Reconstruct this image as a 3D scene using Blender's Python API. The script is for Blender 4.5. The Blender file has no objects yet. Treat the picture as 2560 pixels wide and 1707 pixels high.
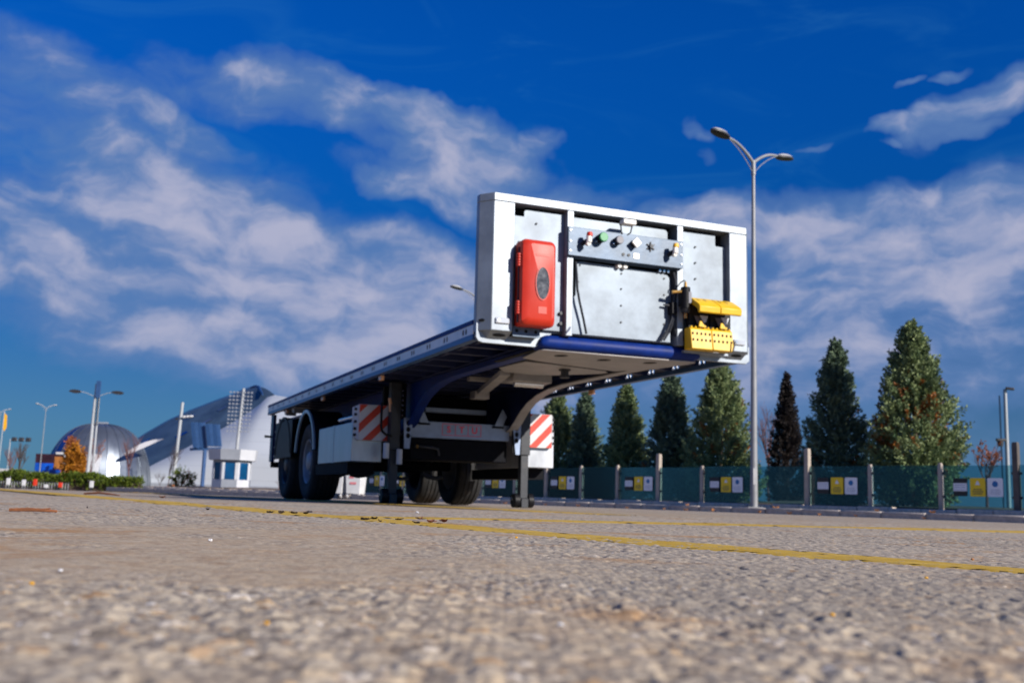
import bpy, bmesh, math, random
import numpy as np
from mathutils import Vector, Matrix, Euler

PI = math.pi
R = math.radians
scene = bpy.context.scene
COL = scene.collection

# ------------------------------------------------------------------ camera
cam_d = bpy.data.cameras.new('camera')
cam = bpy.data.objects.new('camera', cam_d)
COL.objects.link(cam)
cam_d.sensor_width = 36.0
cam_d.lens = 36.0 * 2583.5 / 2560.0
cam_d.clip_start = 0.02
cam_d.clip_end = 6000.0
cam.matrix_world = (Matrix.Translation((0, 0, 0.065)) @ Matrix.Rotation(PI / 2 + 0.1538, 4, 'X')
                    @ Matrix.Rotation(0.0341, 4, 'Z'))
cam_d.dof.use_dof = True
cam_d.dof.focus_distance = 1.9
cam_d.dof.aperture_fstop = 9.0
scene.camera = cam

# ------------------------------------------------------------------ light
SUN_AZ = R(129.0)      # clockwise from +Y
SUN_EL = R(25.0)
EXPOSURE = 0.45
SKY_STRENGTH = 0.10
scene.view_settings.view_transform = 'Standard'
scene.view_settings.look = 'None'
scene.view_settings.gamma = 1.0
scene.view_settings.exposure = EXPOSURE
scene.view_settings.use_curve_mapping = False
sun_d = bpy.data.lights.new('sun', 'SUN')
sun_d.energy = 4.6
sun_d.angle = R(0.53)
sun_d.color = (1.0, 0.93, 0.84)
sun = bpy.data.objects.new('sun', sun_d)
COL.objects.link(sun)
sun_dir = Vector((math.sin(SUN_AZ) * math.cos(SUN_EL), math.cos(SUN_AZ) * math.cos(SUN_EL), math.sin(SUN_EL)))
sun.rotation_euler = (-sun_dir).to_track_quat('-Z', 'Y').to_euler()

# ------------------------------------------------------------------ sky
world = bpy.data.worlds.new('World')
scene.world = world
world.use_nodes = True
wt = world.node_tree
for n in list(wt.nodes):
    wt.nodes.remove(n)


def nd(t, typ, **kw):
    n = t.nodes.new(typ)
    for k, v in kw.items():
        setattr(n, k, v)
    return n


def math_n(t, op, a, b=None, c=None, clamp=False):
    n = t.nodes.new('ShaderNodeMath')
    n.operation = op
    n.use_clamp = clamp
    for i, v in enumerate((a, b, c)):
        if v is None:
            continue
        if isinstance(v, (int, float)):
            n.inputs[i].default_value = v
        else:
            t.links.new(v, n.inputs[i])
    return n.outputs[0]


def smooth_n(t, v, a, b, o0=0.0, o1=1.0):
    n = nd(t, 'ShaderNodeMapRange', interpolation_type='SMOOTHSTEP')
    t.links.new(v, n.inputs[0])
    n.inputs[1].default_value = a
    n.inputs[2].default_value = b
    n.inputs[3].default_value = o0
    n.inputs[4].default_value = o1
    return n.outputs[0]


def mixc(t, fac, a, b, blend='MIX'):
    n = nd(t, 'ShaderNodeMix', data_type='RGBA', blend_type=blend)
    if isinstance(fac, (int, float)):
        n.inputs[0].default_value = fac
    else:
        t.links.new(fac, n.inputs[0])
    for i, v in ((6, a), (7, b)):
        if isinstance(v, (tuple, list)):
            n.inputs[i].default_value = (v[0], v[1], v[2], 1)
        else:
            t.links.new(v, n.inputs[i])
    return n.outputs[2]


# cloud banks over the site: azimuth, elevation, half sizes (radians), tilt, density
CLOUDS = [
    (-0.421, 0.342, 0.139, 0.040, -14, 0.55), (-0.468, 0.305, 0.084, 0.025, -10, 0.35),
    (-0.274, 0.368, 0.097, 0.023, -10, 0.60), (-0.137, 0.360, 0.139, 0.026, -14, 1.00),
    (-0.045, 0.343, 0.072, 0.025, -14, 1.00), (-0.323, 0.328, 0.055, 0.0135, -14, 0.50),
    (-0.060, 0.304, 0.114, 0.025, -4, 0.75), (-0.138, 0.297, 0.038, 0.012, -8, 0.70),
    (0.021, 0.352, 0.017, 0.015, 0, 0.50), (-0.300, 0.248, 0.093, 0.034, -22, 0.80),
    (-0.230, 0.222, 0.084, 0.032, -16, 1.00), (-0.354, 0.237, 0.139, 0.038, -8, 0.62),
    (-0.128, 0.192, 0.139, 0.055, -12, 0.75), (-0.078, 0.211, 0.110, 0.038, -8, 0.60),
    (-0.405, 0.180, 0.177, 0.046, -10, 0.62), (-0.385, 0.157, 0.110, 0.0126, -11, 0.45),
    (-0.201, 0.162, 0.177, 0.046, -8, 0.65), (-0.451, 0.209, 0.067, 0.025, -5, 0.40),
    (0.178, 0.266, 0.063, 0.023, 0, 0.80), (0.261, 0.257, 0.097, 0.036, 0, 0.95),
    (0.378, 0.243, 0.139, 0.046, 6, 0.90), (0.451, 0.254, 0.110, 0.046, 8, 0.80),
    (0.320, 0.206, 0.253, 0.046, 0, 0.60), (0.338, 0.154, 0.295, 0.046, 0, 0.35),
    (0.445, 0.361, 0.080, 0.020, 20, 1.00), (0.407, 0.350, 0.051, 0.011, 16, 0.80),
    (0.423, 0.333, 0.032, 0.0072, 6, 0.90), (0.358, 0.346, 0.019, 0.0063, 14, 0.80),
    (0.416, 0.391, 0.019, 0.0046, 22, 0.80), (0.381, 0.382, 0.012, 0.0038, 18, 0.60),
    (0.175, 0.356, 0.018, 0.0076, -42, 0.60), (0.183, 0.329, 0.010, 0.0067, -20, 0.35),
    (0.298, 0.334, 0.014, 0.0034, 6, 0.60), (0.356, 0.331, 0.007, 0.0034, 0, 0.60),
    (0.114, 0.287, 0.051, 0.017, 0, 0.30), (-0.005, 0.285, 0.110, 0.021, -5, 0.50),
    (0.150, 0.130, 0.240, 0.070, 0, 0.50), (0.400, 0.110, 0.220, 0.060, 0, 0.35), (-0.120, 0.120, 0.200, 0.050, -4, 0.50),
    (-0.280, 0.135, 0.220, 0.045, -6, 0.40), (-0.220, 0.195, 0.210, 0.080, -14, 0.55), (-0.060, 0.165, 0.160, 0.080, 0, 0.55), (-0.330, 0.290, 0.100, 0.020, -12, 0.35),
]


def build_sky():
    t = wt
    L = t.links.new
    out = nd(t, 'ShaderNodeOutputWorld')
    bg = nd(t, 'ShaderNodeBackground')
    bg.inputs[1].default_value = SKY_STRENGTH
    L(bg.outputs[0], out.inputs[0])
    sky = nd(t, 'ShaderNodeTexSky', sky_type='NISHITA')
    sky.sun_disc = False
    sky.sun_elevation = SUN_EL
    sky.sun_rotation = SUN_AZ
    sky.altitude = 1000.0
    sky.air_density = 1.0
    sky.dust_density = 0.6
    sky.ozone_density = 3.0
    hs = nd(t, 'ShaderNodeHueSaturation')
    hs.inputs['Saturation'].default_value = 1.28
    hs.inputs['Value'].default_value = 0.62
    L(sky.outputs[0], hs.inputs['Color'])
    tc = nd(t, 'ShaderNodeTexCoord')
    sep = nd(t, 'ShaderNodeSeparateXYZ')
    L(tc.outputs['Generated'], sep.inputs[0])
    az = math_n(t, 'ARCTAN2', sep.outputs[0], sep.outputs[1])
    el = math_n(t, 'ARCSINE', sep.outputs[2])
    deep = mixc(t, 1.0, hs.outputs[0], (0.02, 0.71, 1.46), 'MULTIPLY')
    low = mixc(t, 1.0, hs.outputs[0], (0.07, 0.29, 0.48), 'MULTIPLY')
    base = mixc(t, smooth_n(t, el, 0.0, 0.50), low, deep)
    comb = nd(t, 'ShaderNodeCombineXYZ')
    L(az, comb.inputs[0])
    L(el, comb.inputs[1])
    # domain warp so that edges billow
    wn = nd(t, 'ShaderNodeTexNoise', noise_dimensions='2D')
    wn.inputs['Scale'].default_value = 9.0
    wn.inputs['Detail'].default_value = 4.0
    wn.inputs['Roughness'].default_value = 0.55
    L(comb.outputs[0], wn.inputs['Vector'])
    off = nd(t, 'ShaderNodeVectorMath', operation='SUBTRACT')
    L(wn.outputs['Color'], off.inputs[0])
    off.inputs[1].default_value = (0.5, 0.5, 0.5)
    scl = nd(t, 'ShaderNodeVectorMath', operation='MULTIPLY')
    L(off.outputs[0], scl.inputs[0])
    scl.inputs[1].default_value = (0.085, 0.045, 0.0)
    wv = nd(t, 'ShaderNodeVectorMath', operation='ADD')
    L(comb.outputs[0], wv.inputs[0])
    L(scl.outputs[0], wv.inputs[1])
    # every bank is a quadratic form in (azimuth, elevation)
    sw = nd(t, 'ShaderNodeSeparateXYZ')
    L(wv.outputs[0], sw.inputs[0])
    one = nd(t, 'ShaderNodeCombineXYZ')
    L(sw.outputs[0], one.inputs[0])
    L(sw.outputs[1], one.inputs[1])
    one.inputs[2].default_value = 1.0
    sq = nd(t, 'ShaderNodeCombineXYZ')
    L(math_n(t, 'MULTIPLY', sw.outputs[0], sw.outputs[0]), sq.inputs[0])
    L(math_n(t, 'MULTIPLY', sw.outputs[0], sw.outputs[1]), sq.inputs[1])
    L(math_n(t, 'MULTIPLY', sw.outputs[1], sw.outputs[1]), sq.inputs[2])
    total = None
    for (a, e, rx, ry, ang, st) in CLOUDS:
        rx, ry = rx * 1.30, ry * 1.40
        c_, s_ = math.cos(R(ang)), math.sin(R(ang))
        u = (c_ / rx, s_ / rx, -(c_ * a + s_ * e) / rx)
        v = (-s_ / ry, c_ / ry, (s_ * a - c_ * e) / ry)
        d2 = nd(t, 'ShaderNodeVectorMath', operation='DOT_PRODUCT')
        L(sq.outputs[0], d2.inputs[0])
        d2.inputs[1].default_value = (u[0] ** 2 + v[0] ** 2, 2 * (u[0] * u[1] + v[0] * v[1]), u[1] ** 2 + v[1] ** 2)
        d1 = nd(t, 'ShaderNodeVectorMath', operation='DOT_PRODUCT')
        L(one.outputs[0], d1.inputs[0])
        d1.inputs[1].default_value = (2 * (u[0] * u[2] + v[0] * v[2]), 2 * (u[1] * u[2] + v[1] * v[2]), u[2] ** 2 + v[2] ** 2)
        q = math_n(t, 'ADD', d2.outputs['Value'], d1.outputs['Value'])
        f = math_n(t, 'MULTIPLY', math_n(t, 'SUBTRACT', 1.0, q, clamp=True), st * 1.15)
        total = f if total is None else math_n(t, 'ADD', total, f)
    total = math_n(t, 'SUBTRACT', 1.08, math_n(t, 'EXPONENT', math_n(t, 'MULTIPLY', total, -1.35)))
    total = math_n(t, 'SUBTRACT', total, 0.08)
    # the same kind of broken cloud goes on round the rest of the sky
    gm = nd(t, 'ShaderNodeMapping')
    L(comb.outputs[0], gm.inputs['Vector'])
    gm.inputs['Scale'].default_value = (2.4, 7.0, 1)
    gn = nd(t, 'ShaderNodeTexNoise', noise_dimensions='2D')
    gn.inputs['Scale'].default_value = 1.0
    gn.inputs['Detail'].default_value = 4.0
    gn.inputs['Roughness'].default_value = 0.6
    gn.inputs['Distortion'].default_value = 0.6
    L(gm.outputs[0], gn.inputs['Vector'])
    gen = smooth_n(t, gn.outputs[0], 0.50, 0.70, 0.0, 0.85)
    aaz = math_n(t, 'ABSOLUTE', az)
    outside = math_n(t, 'MAXIMUM', smooth_n(t, aaz, 0.50, 0.85), smooth_n(t, el, 0.44, 0.75))
    total = math_n(t, 'ADD', total, math_n(t, 'MULTIPLY', gen, outside))
    # fine structure
    dm = nd(t, 'ShaderNodeMapping')
    L(wv.outputs[0], dm.inputs['Vector'])
    dm.inputs['Scale'].default_value = (13.0, 26.0, 1)
    dm.inputs['Rotation'].default_value = (0, 0, R(12))
    dn = nd(t, 'ShaderNodeTexNoise', noise_dimensions='2D')
    dn.inputs['Scale'].default_value = 1.0
    dn.inputs['Detail'].default_value = 6.0
    dn.inputs['Roughness'].default_value = 0.52
    L(dm.outputs[0], dn.inputs['Vector'])
    dens = math_n(t, 'ADD', total, math_n(t, 'MULTIPLY', math_n(t, 'SUBTRACT', dn.outputs[0], 0.5), 0.85))
    alpha = smooth_n(t, dens, 0.10, 0.92, 0.0, 0.95)
    alpha = math_n(t, 'MULTIPLY', alpha, smooth_n(t, total, 0.02, 0.30))
    # thin cirrus veil
    cm = nd(t, 'ShaderNodeMapping')
    L(comb.outputs[0], cm.inputs['Vector'])
    cm.inputs['Rotation'].default_value = (0, 0, R(-24))
    cm.inputs['Scale'].default_value = (3.0, 11.0, 1)
    cn = nd(t, 'ShaderNodeTexNoise', noise_dimensions='2D')
    cn.inputs['Scale'].default_value = 1.6
    cn.inputs['Detail'].default_value = 4.0
    cn.inputs['Roughness'].default_value = 0.6
    cn.inputs['Distortion'].default_value = 0.9
    L(cm.outputs[0], cn.inputs['Vector'])
    veil = smooth_n(t, cn.outputs[0], 0.48, 0.80, 0.0, 0.13)
    k = 1.0 / (SKY_STRENGTH * 2 ** EXPOSURE)
    bright = smooth_n(t, math_n(t, 'ADD', dens, math_n(t, 'MULTIPLY', math_n(t, 'SUBTRACT', dn.outputs[0], 0.5), 0.9)), 0.55, 1.35)
    ccol = mixc(t, bright, (0.11 * k, 0.215 * k, 0.46 * k), (0.44 * k, 0.455 * k, 0.61 * k))
    c0 = mixc(t, veil, base, (0.05 * k, 0.26 * k, 0.52 * k))
    c1 = mixc(t, alpha, c0, ccol)
    # pale band of haze low over the horizon
    c1 = mixc(t, smooth_n(t, el, 0.22, 0.0, 0.0, 0.40), c1, (0.16 * k, 0.25 * k, 0.46 * k))
    L(c1, bg.inputs[0])


build_sky()
world.cycles.sampling_method = 'MANUAL'
world.cycles.sample_map_resolution = 256


# ================================================================== helpers
def gz(x, y):
    """ground height: the yard falls away a little to the far left"""
    return -0.0035 * max(0.0, y - 20.0) * min(1.0, max(0.0, -x / 10.0))


def hash2(ix, iy, seed):
    h = (ix.astype(np.int64) * 374761393 + iy.astype(np.int64) * 668265263 + seed * 974711) & 0x7fffffff
    h = ((h ^ (h >> 13)) * 1274126177) & 0x7fffffff
    h = h ^ (h >> 16)
    return (h & 0xffffff) / float(0x1000000)


def vnoise(x, y, seed):
    ix, iy = np.floor(x), np.floor(y)
    fx, fy = x - ix, y - iy
    fx = fx * fx * (3 - 2 * fx)
    fy = fy * fy * (3 - 2 * fy)
    a = hash2(ix, iy, seed)
    b = hash2(ix + 1, iy, seed)
    c = hash2(ix, iy + 1, seed)
    d = hash2(ix + 1, iy + 1, seed)
    return (a * (1 - fx) + b * fx) * (1 - fy) + (c * (1 - fx) + d * fx) * fy


def worley(x, y, cell, seed):
    ux, uy = x / cell, y / cell
    ix, iy = np.floor(ux), np.floor(uy)
    best = np.full(x.shape, 9.0)
    rid = np.zeros(x.shape)
    for dx in (-1, 0, 1):
        for dy in (-1, 0, 1):
            cx, cy = ix + dx, iy + dy
            px = cx + 0.15 + 0.7 * hash2(cx, cy, seed)
            py = cy + 0.15 + 0.7 * hash2(cx, cy, seed + 1)
            d = (ux - px) ** 2 + (uy - py) ** 2
            r = hash2(cx, cy, seed + 2)
            m = d < best
            best = np.where(m, d, best)
            rid = np.where(m, r, rid)
    return np.sqrt(best), rid


def ground_low(x, y):
    return 0.006 * (vnoise(x / 0.55 + 3, y / 0.55, 5) - 0.5) + 0.0022 * (vnoise(x / 0.13, y / 0.13, 6) - 0.5)


class MB:
    def __init__(self):
        self.v, self.f, self.mi = [], [], []

    def add(self, vs, fs, mi=0):
        o = len(self.v)
        self.v.extend([tuple(p) for p in vs])
        self.f.extend([tuple(i + o for i in f) for f in fs])
        self.mi.extend([mi] * len(fs))
        return self

    def box(self, x0, x1, y0, y1, z0, z1, mi=0):
        vs = [(x0, y0, z0), (x1, y0, z0), (x1, y1, z0), (x0, y1, z0), (x0, y0, z1), (x1, y0, z1), (x1, y1, z1), (x0, y1, z1)]
        return self.add(vs, [(0, 3, 2, 1), (4, 5, 6, 7), (0, 1, 5, 4), (1, 2, 6, 5), (2, 3, 7, 6), (3, 0, 4, 7)], mi)

    def boxm(self, mat, sx, sy, sz, mi=0):
        vs = [mat @ Vector((a * sx / 2, b * sy / 2, c * sz / 2)) for c in (-1, 1) for (a, b) in ((-1, -1), (1, -1), (1, 1), (-1, 1))]
        return self.add(vs, [(0, 3, 2, 1), (4, 5, 6, 7), (0, 1, 5, 4), (1, 2, 6, 5), (2, 3, 7, 6), (3, 0, 4, 7)], mi)

    def bar(self, p0, p1, w, h, mi=0):
        p0, p1 = Vector(p0), Vector(p1)
        d = p1 - p0
        q = d.to_track_quat('X', 'Z').to_matrix().to_4x4()
        return self.boxm(Matrix.Translation((p0 + p1) / 2) @ q, d.length, w, h, mi)

    def cyl(self, p0, p1, r0, r1=None, n=12, caps=True, mi=0):
        r1 = r0 if r1 is None else r1
        p0, p1 = Vector(p0), Vector(p1)
        d = (p1 - p0).normalized()
        a = d.orthogonal().normalized()
        b = d.cross(a)
        vs = []
        for p, r in ((p0, r0), (p1, r1)):
            for i in range(n):
                t = 2 * PI * i / n
                vs.append(p + a * math.cos(t) * r + b * math.sin(t) * r)
        fs = [(i, (i + 1) % n, n + (i + 1) % n, n + i) for i in range(n)]
        if caps:
            fs += [tuple(range(n - 1, -1, -1)), tuple(range(n, 2 * n))]
        return self.add(vs, fs, mi)

    def tube(self, path, r, n=8, mi=0):
        P = [Vector(p) for p in path]
        rs = r if isinstance(r, (list, tuple)) else [r] * len(P)
        vs, fs = [], []
        a = None
        for i, p in enumerate(P):
            d = (P[min(i + 1, len(P) - 1)] - P[max(i - 1, 0)]).normalized()
            if a is None:
                a = d.orthogonal().normalized()
            a = (a - d * a.dot(d))
            a = a.normalized() if a.length > 1e-6 else d.orthogonal().normalized()
            b = d.cross(a)
            for k in range(n):
                t = 2 * PI * k / n
                vs.append(p + (a * math.cos(t) + b * math.sin(t)) * rs[i])
        for i in range(len(P) - 1):
            for k in range(n):
                fs.append((i * n + k, i * n + (k + 1) % n, (i + 1) * n + (k + 1) % n, (i + 1) * n + k))
        fs.append(tuple(range(n - 1, -1, -1)))
        fs.append(tuple(range((len(P) - 1) * n, len(P) * n)))
        return self.add(vs, fs, mi)

    def prism(self, poly, lo, hi, axis, mi=0):
        """poly: 2D points in the two other axes (cyclic order x,y,z minus axis)"""
        n = len(poly)

        def mk(a, b, c):
            return {0: (c, a, b), 1: (a, c, b), 2: (a, b, c)}[axis]
        vs = [mk(a, b, lo) for a, b in poly] + [mk(a, b, hi) for a, b in poly]
        fs = [(i, (i + 1) % n, n + (i + 1) % n, n + i) for i in range(n)]
        fs += [tuple(range(n - 1, -1, -1)), tuple(range(n, 2 * n))]
        return self.add(vs, fs, mi)

    def lathe(self, prof, centre, axis='X', n=40, mi=0, closed=False):
        """prof: (along axis, radius)"""
        c = Vector(centre)
        vs, fs = [], []
        for a, r in prof:
            for k in range(n):
                t = 2 * PI * k / n
                u, w = math.cos(t) * r, math.sin(t) * r
                vs.append(c + Vector((a, u, w) if axis == 'X' else ((u, a, w) if axis == 'Y' else (u, w, a))))
        m = len(prof)
        for i in range(m if closed else m - 1):
            j = (i + 1) % m
            for k in range(n):
                fs.append((i * n + k, i * n + (k + 1) % n, j * n + (k + 1) % n, j * n + k))
        return self.add(vs, fs, mi)

    def mesh(self, name, mats, smooth=35, recalc=True):
        me = bpy.data.meshes.new(name)
        me.from_pydata(self.v, [], self.f)
        for m in (mats if isinstance(mats, (list, tuple)) else [mats]):
            me.materials.append(m)
        if any(self.mi):
            me.polygons.foreach_set('material_index', self.mi)
        if recalc:
            bm = bmesh.new()
            bm.from_mesh(me)
            bmesh.ops.recalc_face_normals(bm, faces=bm.faces)
            bm.to_mesh(me)
            bm.free()
        if smooth:
            me.shade_smooth()
            me.set_sharp_from_angle(angle=R(smooth))
        me.update()
        return me

    def build(self, name, mats, parent=None, smooth=35, bevel=0.0, recalc=True):
        o = bpy.data.objects.new(name, self.mesh(name, mats, smooth, recalc))
        COL.objects.link(o)
        if parent is not None:
            o.parent = parent
        if bevel:
            m = o.modifiers.new('bevel', 'BEVEL')
            m.width = bevel
            m.segments = 2
            m.limit_method = 'ANGLE'
            m.angle_limit = R(35)
        return o


def link_mesh(name, me, parent=None, loc=None, rot=None):
    o = bpy.data.objects.new(name, me)
    COL.objects.link(o)
    if parent is not None:
        o.parent = parent
    if loc is not None:
        o.location = loc
    if rot is not None:
        o.rotation_euler = rot
    return o


def tag(o, label=None, cat=None, group=None, kind=None):
    if label:
        o['label'] = label
    if cat:
        o['category'] = cat
    if group:
        o['group'] = group
    if kind:
        o['kind'] = kind
    return o


def thing(name, label, cat, loc=(0, 0, 0), rz=0.0, group=None):
    o = bpy.data.objects.new(name, None)
    COL.objects.link(o)
    o.location = loc
    o.rotation_euler = (0, 0, rz)
    o.empty_display_size = 0.1
    return tag(o, label, cat, group)


def copy_tree(o, parent=None):
    c = o.copy()
    COL.objects.link(c)
    c.parent = parent
    for ch in [q for q in bpy.data.objects if q.parent == o]:
        copy_tree(ch, c)
    return c


def ellipse(cx, cy, rx, ry, n=14):
    return [(cx + rx * math.cos(2 * PI * i / n), cy + ry * math.sin(2 * PI * i / n)) for i in range(n)]


def rrect(x0, x1, y0, y1, r, n=5):
    pts = []
    for cx, cy, a0 in ((x1 - r, y0 + r, -90), (x1 - r, y1 - r, 0), (x0 + r, y1 - r, 90), (x0 + r, y0 + r, 180)):
        for i in range(n + 1):
            a = R(a0 + 90.0 * i / n)
            pts.append((cx + r * math.cos(a), cy + r * math.sin(a)))
    return pts


def plate(name, outer, holes, thick, mat, parent, frame, bevel=0.0):
    """flat plate with real holes. frame: 4x4 mapping (u,v,w) -> parent space, thickness along w (centred)"""
    cu = bpy.data.curves.new(name, 'CURVE')
    cu.dimensions = '2D'
    cu.fill_mode = 'BOTH'
    cu.extrude = thick / 2
    cu.bevel_depth = bevel
    cu.bevel_resolution = 1
    for pts in [outer] + list(holes):
        sp = cu.splines.new('POLY')
        sp.points.add(len(pts) - 1)
        for i, (a, b) in enumerate(pts):
            sp.points[i].co = (a, b, 0, 1)
        sp.use_cyclic_u = True
    tmp = bpy.data.objects.new('tmp', cu)
    COL.objects.link(tmp)
    dg = bpy.context.evaluated_depsgraph_get()
    me = bpy.data.meshes.new_from_object(tmp.evaluated_get(dg))
    bpy.data.objects.remove(tmp)
    bpy.data.curves.remove(cu)
    me.transform(frame)
    me.materials.clear()
    me.materials.append(mat)
    me.name = name
    o = bpy.data.objects.new(name, me)
    COL.objects.link(o)
    if parent is not None:
        o.parent = parent
    return o


def text_mesh(name, body, size, depth, mat, parent, frame):
    cu = bpy.data.curves.new(name, 'FONT')
    cu.body = body
    cu.size = size
    cu.extrude = depth
    cu.align_x = 'CENTER'
    cu.align_y = 'CENTER'
    cu.offset = size * 0.022
    tmp = bpy.data.objects.new('tmp', cu)
    COL.objects.link(tmp)
    dg = bpy.context.evaluated_depsgraph_get()
    me = bpy.data.meshes.new_from_object(tmp.evaluated_get(dg))
    bpy.data.objects.remove(tmp)
    bpy.data.curves.remove(cu)
    me.transform(frame)
    me.materials.clear()
    me.materials.append(mat)
    o = bpy.data.objects.new(name, me)
    COL.objects.link(o)
    o.parent = parent
    return o


FRONT = Matrix(((1, 0, 0, 0), (0, 0, -1, 0), (0, 1, 0, 0), (0, 0, 0, 1)))   # (u,v,w) -> (x, -w, z): faces -Y


def front_at(y):
    return Matrix.Translation((0, y, 0)) @ FRONT


def side_at(x):
    # (u,v,w) -> (y=u, z=v) at x
    return Matrix(((0, 0, 1, x), (1, 0, 0, 0), (0, 1, 0, 0), (0, 0, 0, 1)))


# ------------------------------------------------------------------ materials
def mat(name, col, rough=0.5, metal=0.0, var=0.12, scale=6.0, bump=0.0, bscale=40.0, coat=0.0, spec=0.5,
        streak=None, dirt=None, dirt_amt=0.0):
    m = bpy.data.materials.new(name)
    m.use_nodes = True
    t = m.node_tree
    b = t.nodes['Principled BSDF']
    L = t.links.new
    tc = nd(t, 'ShaderNodeTexCoord')
    mp = nd(t, 'ShaderNodeMapping')
    L(tc.outputs['Object'], mp.inputs[0])
    if streak:
        mp.inputs['Scale'].default_value = streak
    n = nd(t, 'ShaderNodeTexNoise')
    n.inputs['Scale'].default_value = scale
    n.inputs['Detail'].default_value = 6.0
    n.inputs['Roughness'].default_value = 0.6
    L(mp.outputs[0], n.inputs['Vector'])
    f = smooth_n(t, n.outputs[0], 0.3, 0.7)
    c = mixc(t, f, tuple(x * (1 - var) for x in col), tuple(min(1.0, x * (1 + var)) for x in col))
    if dirt:
        n2 = nd(t, 'ShaderNodeTexNoise')
        n2.inputs['Scale'].default_value = scale * 0.45
        n2.inputs['Detail'].default_value = 8.0
        n2.inputs['Roughness'].default_value = 0.68
        L(tc.outputs['Object'], n2.inputs['Vector'])
        c = mixc(t, smooth_n(t, n2.outputs[0], 0.52, 0.75, 0.0, dirt_amt), c, dirt)
    L(c, b.inputs['Base Color'])
    rr = nd(t, 'ShaderNodeMapRange')
    L(n.outputs[0], rr.inputs[0])
    rr.inputs[3].default_value = max(0.03, rough - 0.1)
    rr.inputs[4].default_value = min(1.0, rough + 0.1)
    L(rr.outputs[0], b.inputs['Roughness'])
    b.inputs['Metallic'].default_value = metal
    b.inputs['Specular IOR Level'].default_value = spec
    b.inputs['Coat Weight'].default_value = coat
    b.inputs['Coat Roughness'].default_value = 0.12
    if bump:
        bn = nd(t, 'ShaderNodeTexNoise')
        bn.inputs['Scale'].default_value = bscale
        bn.inputs['Detail'].default_value = 5.0
        L(tc.outputs['Object'], bn.inputs['Vector'])
        bp = nd(t, 'ShaderNodeBump')
        bp.inputs['Strength'].default_value = bump
        bp.inputs['Distance'].default_value = 0.01
        L(bn.outputs[0], bp.inputs['Height'])
        L(bp.outputs[0], b.inputs['Normal'])
    return m


M = {}
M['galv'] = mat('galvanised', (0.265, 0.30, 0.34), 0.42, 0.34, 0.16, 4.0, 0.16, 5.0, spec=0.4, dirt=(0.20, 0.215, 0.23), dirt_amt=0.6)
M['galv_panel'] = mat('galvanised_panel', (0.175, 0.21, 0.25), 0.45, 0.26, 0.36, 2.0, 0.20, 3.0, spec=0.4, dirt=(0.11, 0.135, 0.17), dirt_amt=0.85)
M['zinc'] = mat('zinc_board', (0.068, 0.105, 0.16), 0.42, 0.22, 0.30, 4.0, 0.08, 20.0)
M['alu_box'] = mat('aluminium_box', (0.46, 0.48, 0.51), 0.34, 0.5, 0.10, 3.0, 0.04, 20.0, streak=(2.5, 2.5, 0.7))
M['bright_steel'] = mat('bright_steel', (0.72, 0.73, 0.74), 0.22, 0.85, 0.12, 6.0)
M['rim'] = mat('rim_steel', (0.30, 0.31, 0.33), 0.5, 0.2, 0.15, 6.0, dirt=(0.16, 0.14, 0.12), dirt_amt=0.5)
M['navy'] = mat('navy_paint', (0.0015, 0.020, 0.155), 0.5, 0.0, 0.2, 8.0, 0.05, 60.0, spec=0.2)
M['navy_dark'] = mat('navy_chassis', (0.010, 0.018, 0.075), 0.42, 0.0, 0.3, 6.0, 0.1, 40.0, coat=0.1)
M['rail_strip'] = mat('rail_strip', (0.62, 0.64, 0.67), 0.4, 0.3, 0.1, 4.0)
M['rail_blue'] = mat('rail_blue', (0.055, 0.12, 0.26), 0.38, 0.35, 0.15, 5.0)
M['steel_blue'] = mat('steel_blue', (0.26, 0.33, 0.47), 0.45, 0.2, 0.12, 8.0, 0.05, 60.0)
M['black'] = mat('black_paint', (0.007, 0.007, 0.009), 0.5, 0.0, 0.3, 12.0, 0.05, 60.0, spec=0.2)
M['chassis'] = mat('black_chassis', (0.005, 0.0055, 0.008), 0.7, 0.0, 0.3, 9.0, 0.1, 50.0, spec=0.12)
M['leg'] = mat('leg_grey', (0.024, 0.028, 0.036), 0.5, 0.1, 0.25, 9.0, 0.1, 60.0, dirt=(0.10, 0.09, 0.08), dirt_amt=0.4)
M['under'] = mat('primer_grey', (0.31, 0.295, 0.29), 0.5, 0.1, 0.15, 5.0, 0.08, 30.0, dirt=(0.30, 0.25, 0.21), dirt_amt=0.4)
M['hollow'] = mat('hollow_shade', (0.006, 0.006, 0.007), 0.9, 0.0, 0.1, 6.0)  # near-black put in for the shade inside holes and gaps
M['red'] = mat('red_plastic', (0.52, 0.026, 0.008), 0.45, 0.0, 0.07, 5.0, 0.03, 120.0)
M['yellow'] = mat('yellow_plastic', (0.70, 0.42, 0.003), 0.48, 0.0, 0.08, 9.0, 0.04, 90.0, dirt=(0.38, 0.22, 0.008), dirt_amt=0.4)
M['yellow_cap'] = mat('yellow_cap', (0.80, 0.42, 0.02), 0.4)
M['green'] = mat('green_plastic', (0.01, 0.22, 0.07), 0.4)
M['grey_plastic'] = mat('grey_plastic', (0.12, 0.12, 0.15), 0.45)
M['white_plastic'] = mat('white_plastic', (0.78, 0.76, 0.70), 0.4, 0, 0.05)
M['brass'] = mat('brass', (0.62, 0.36, 0.10), 0.3, 0.8, 0.15, 20.0)
M['rubber'] = mat('tyre_rubber', (0.016, 0.016, 0.017), 0.82, 0.0, 0.3, 14.0, 0.35, 60.0, dirt=(0.11, 0.085, 0.06), dirt_amt=0.45)
M['hose'] = mat('hose_rubber', (0.012, 0.014, 0.020), 0.5)
M['board_white'] = mat('board_white', (0.58, 0.58, 0.59), 0.45, 0, 0.06)
M['board_red'] = mat('board_red', (0.58, 0.035, 0.012), 0.4, 0, 0.08)
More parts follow.
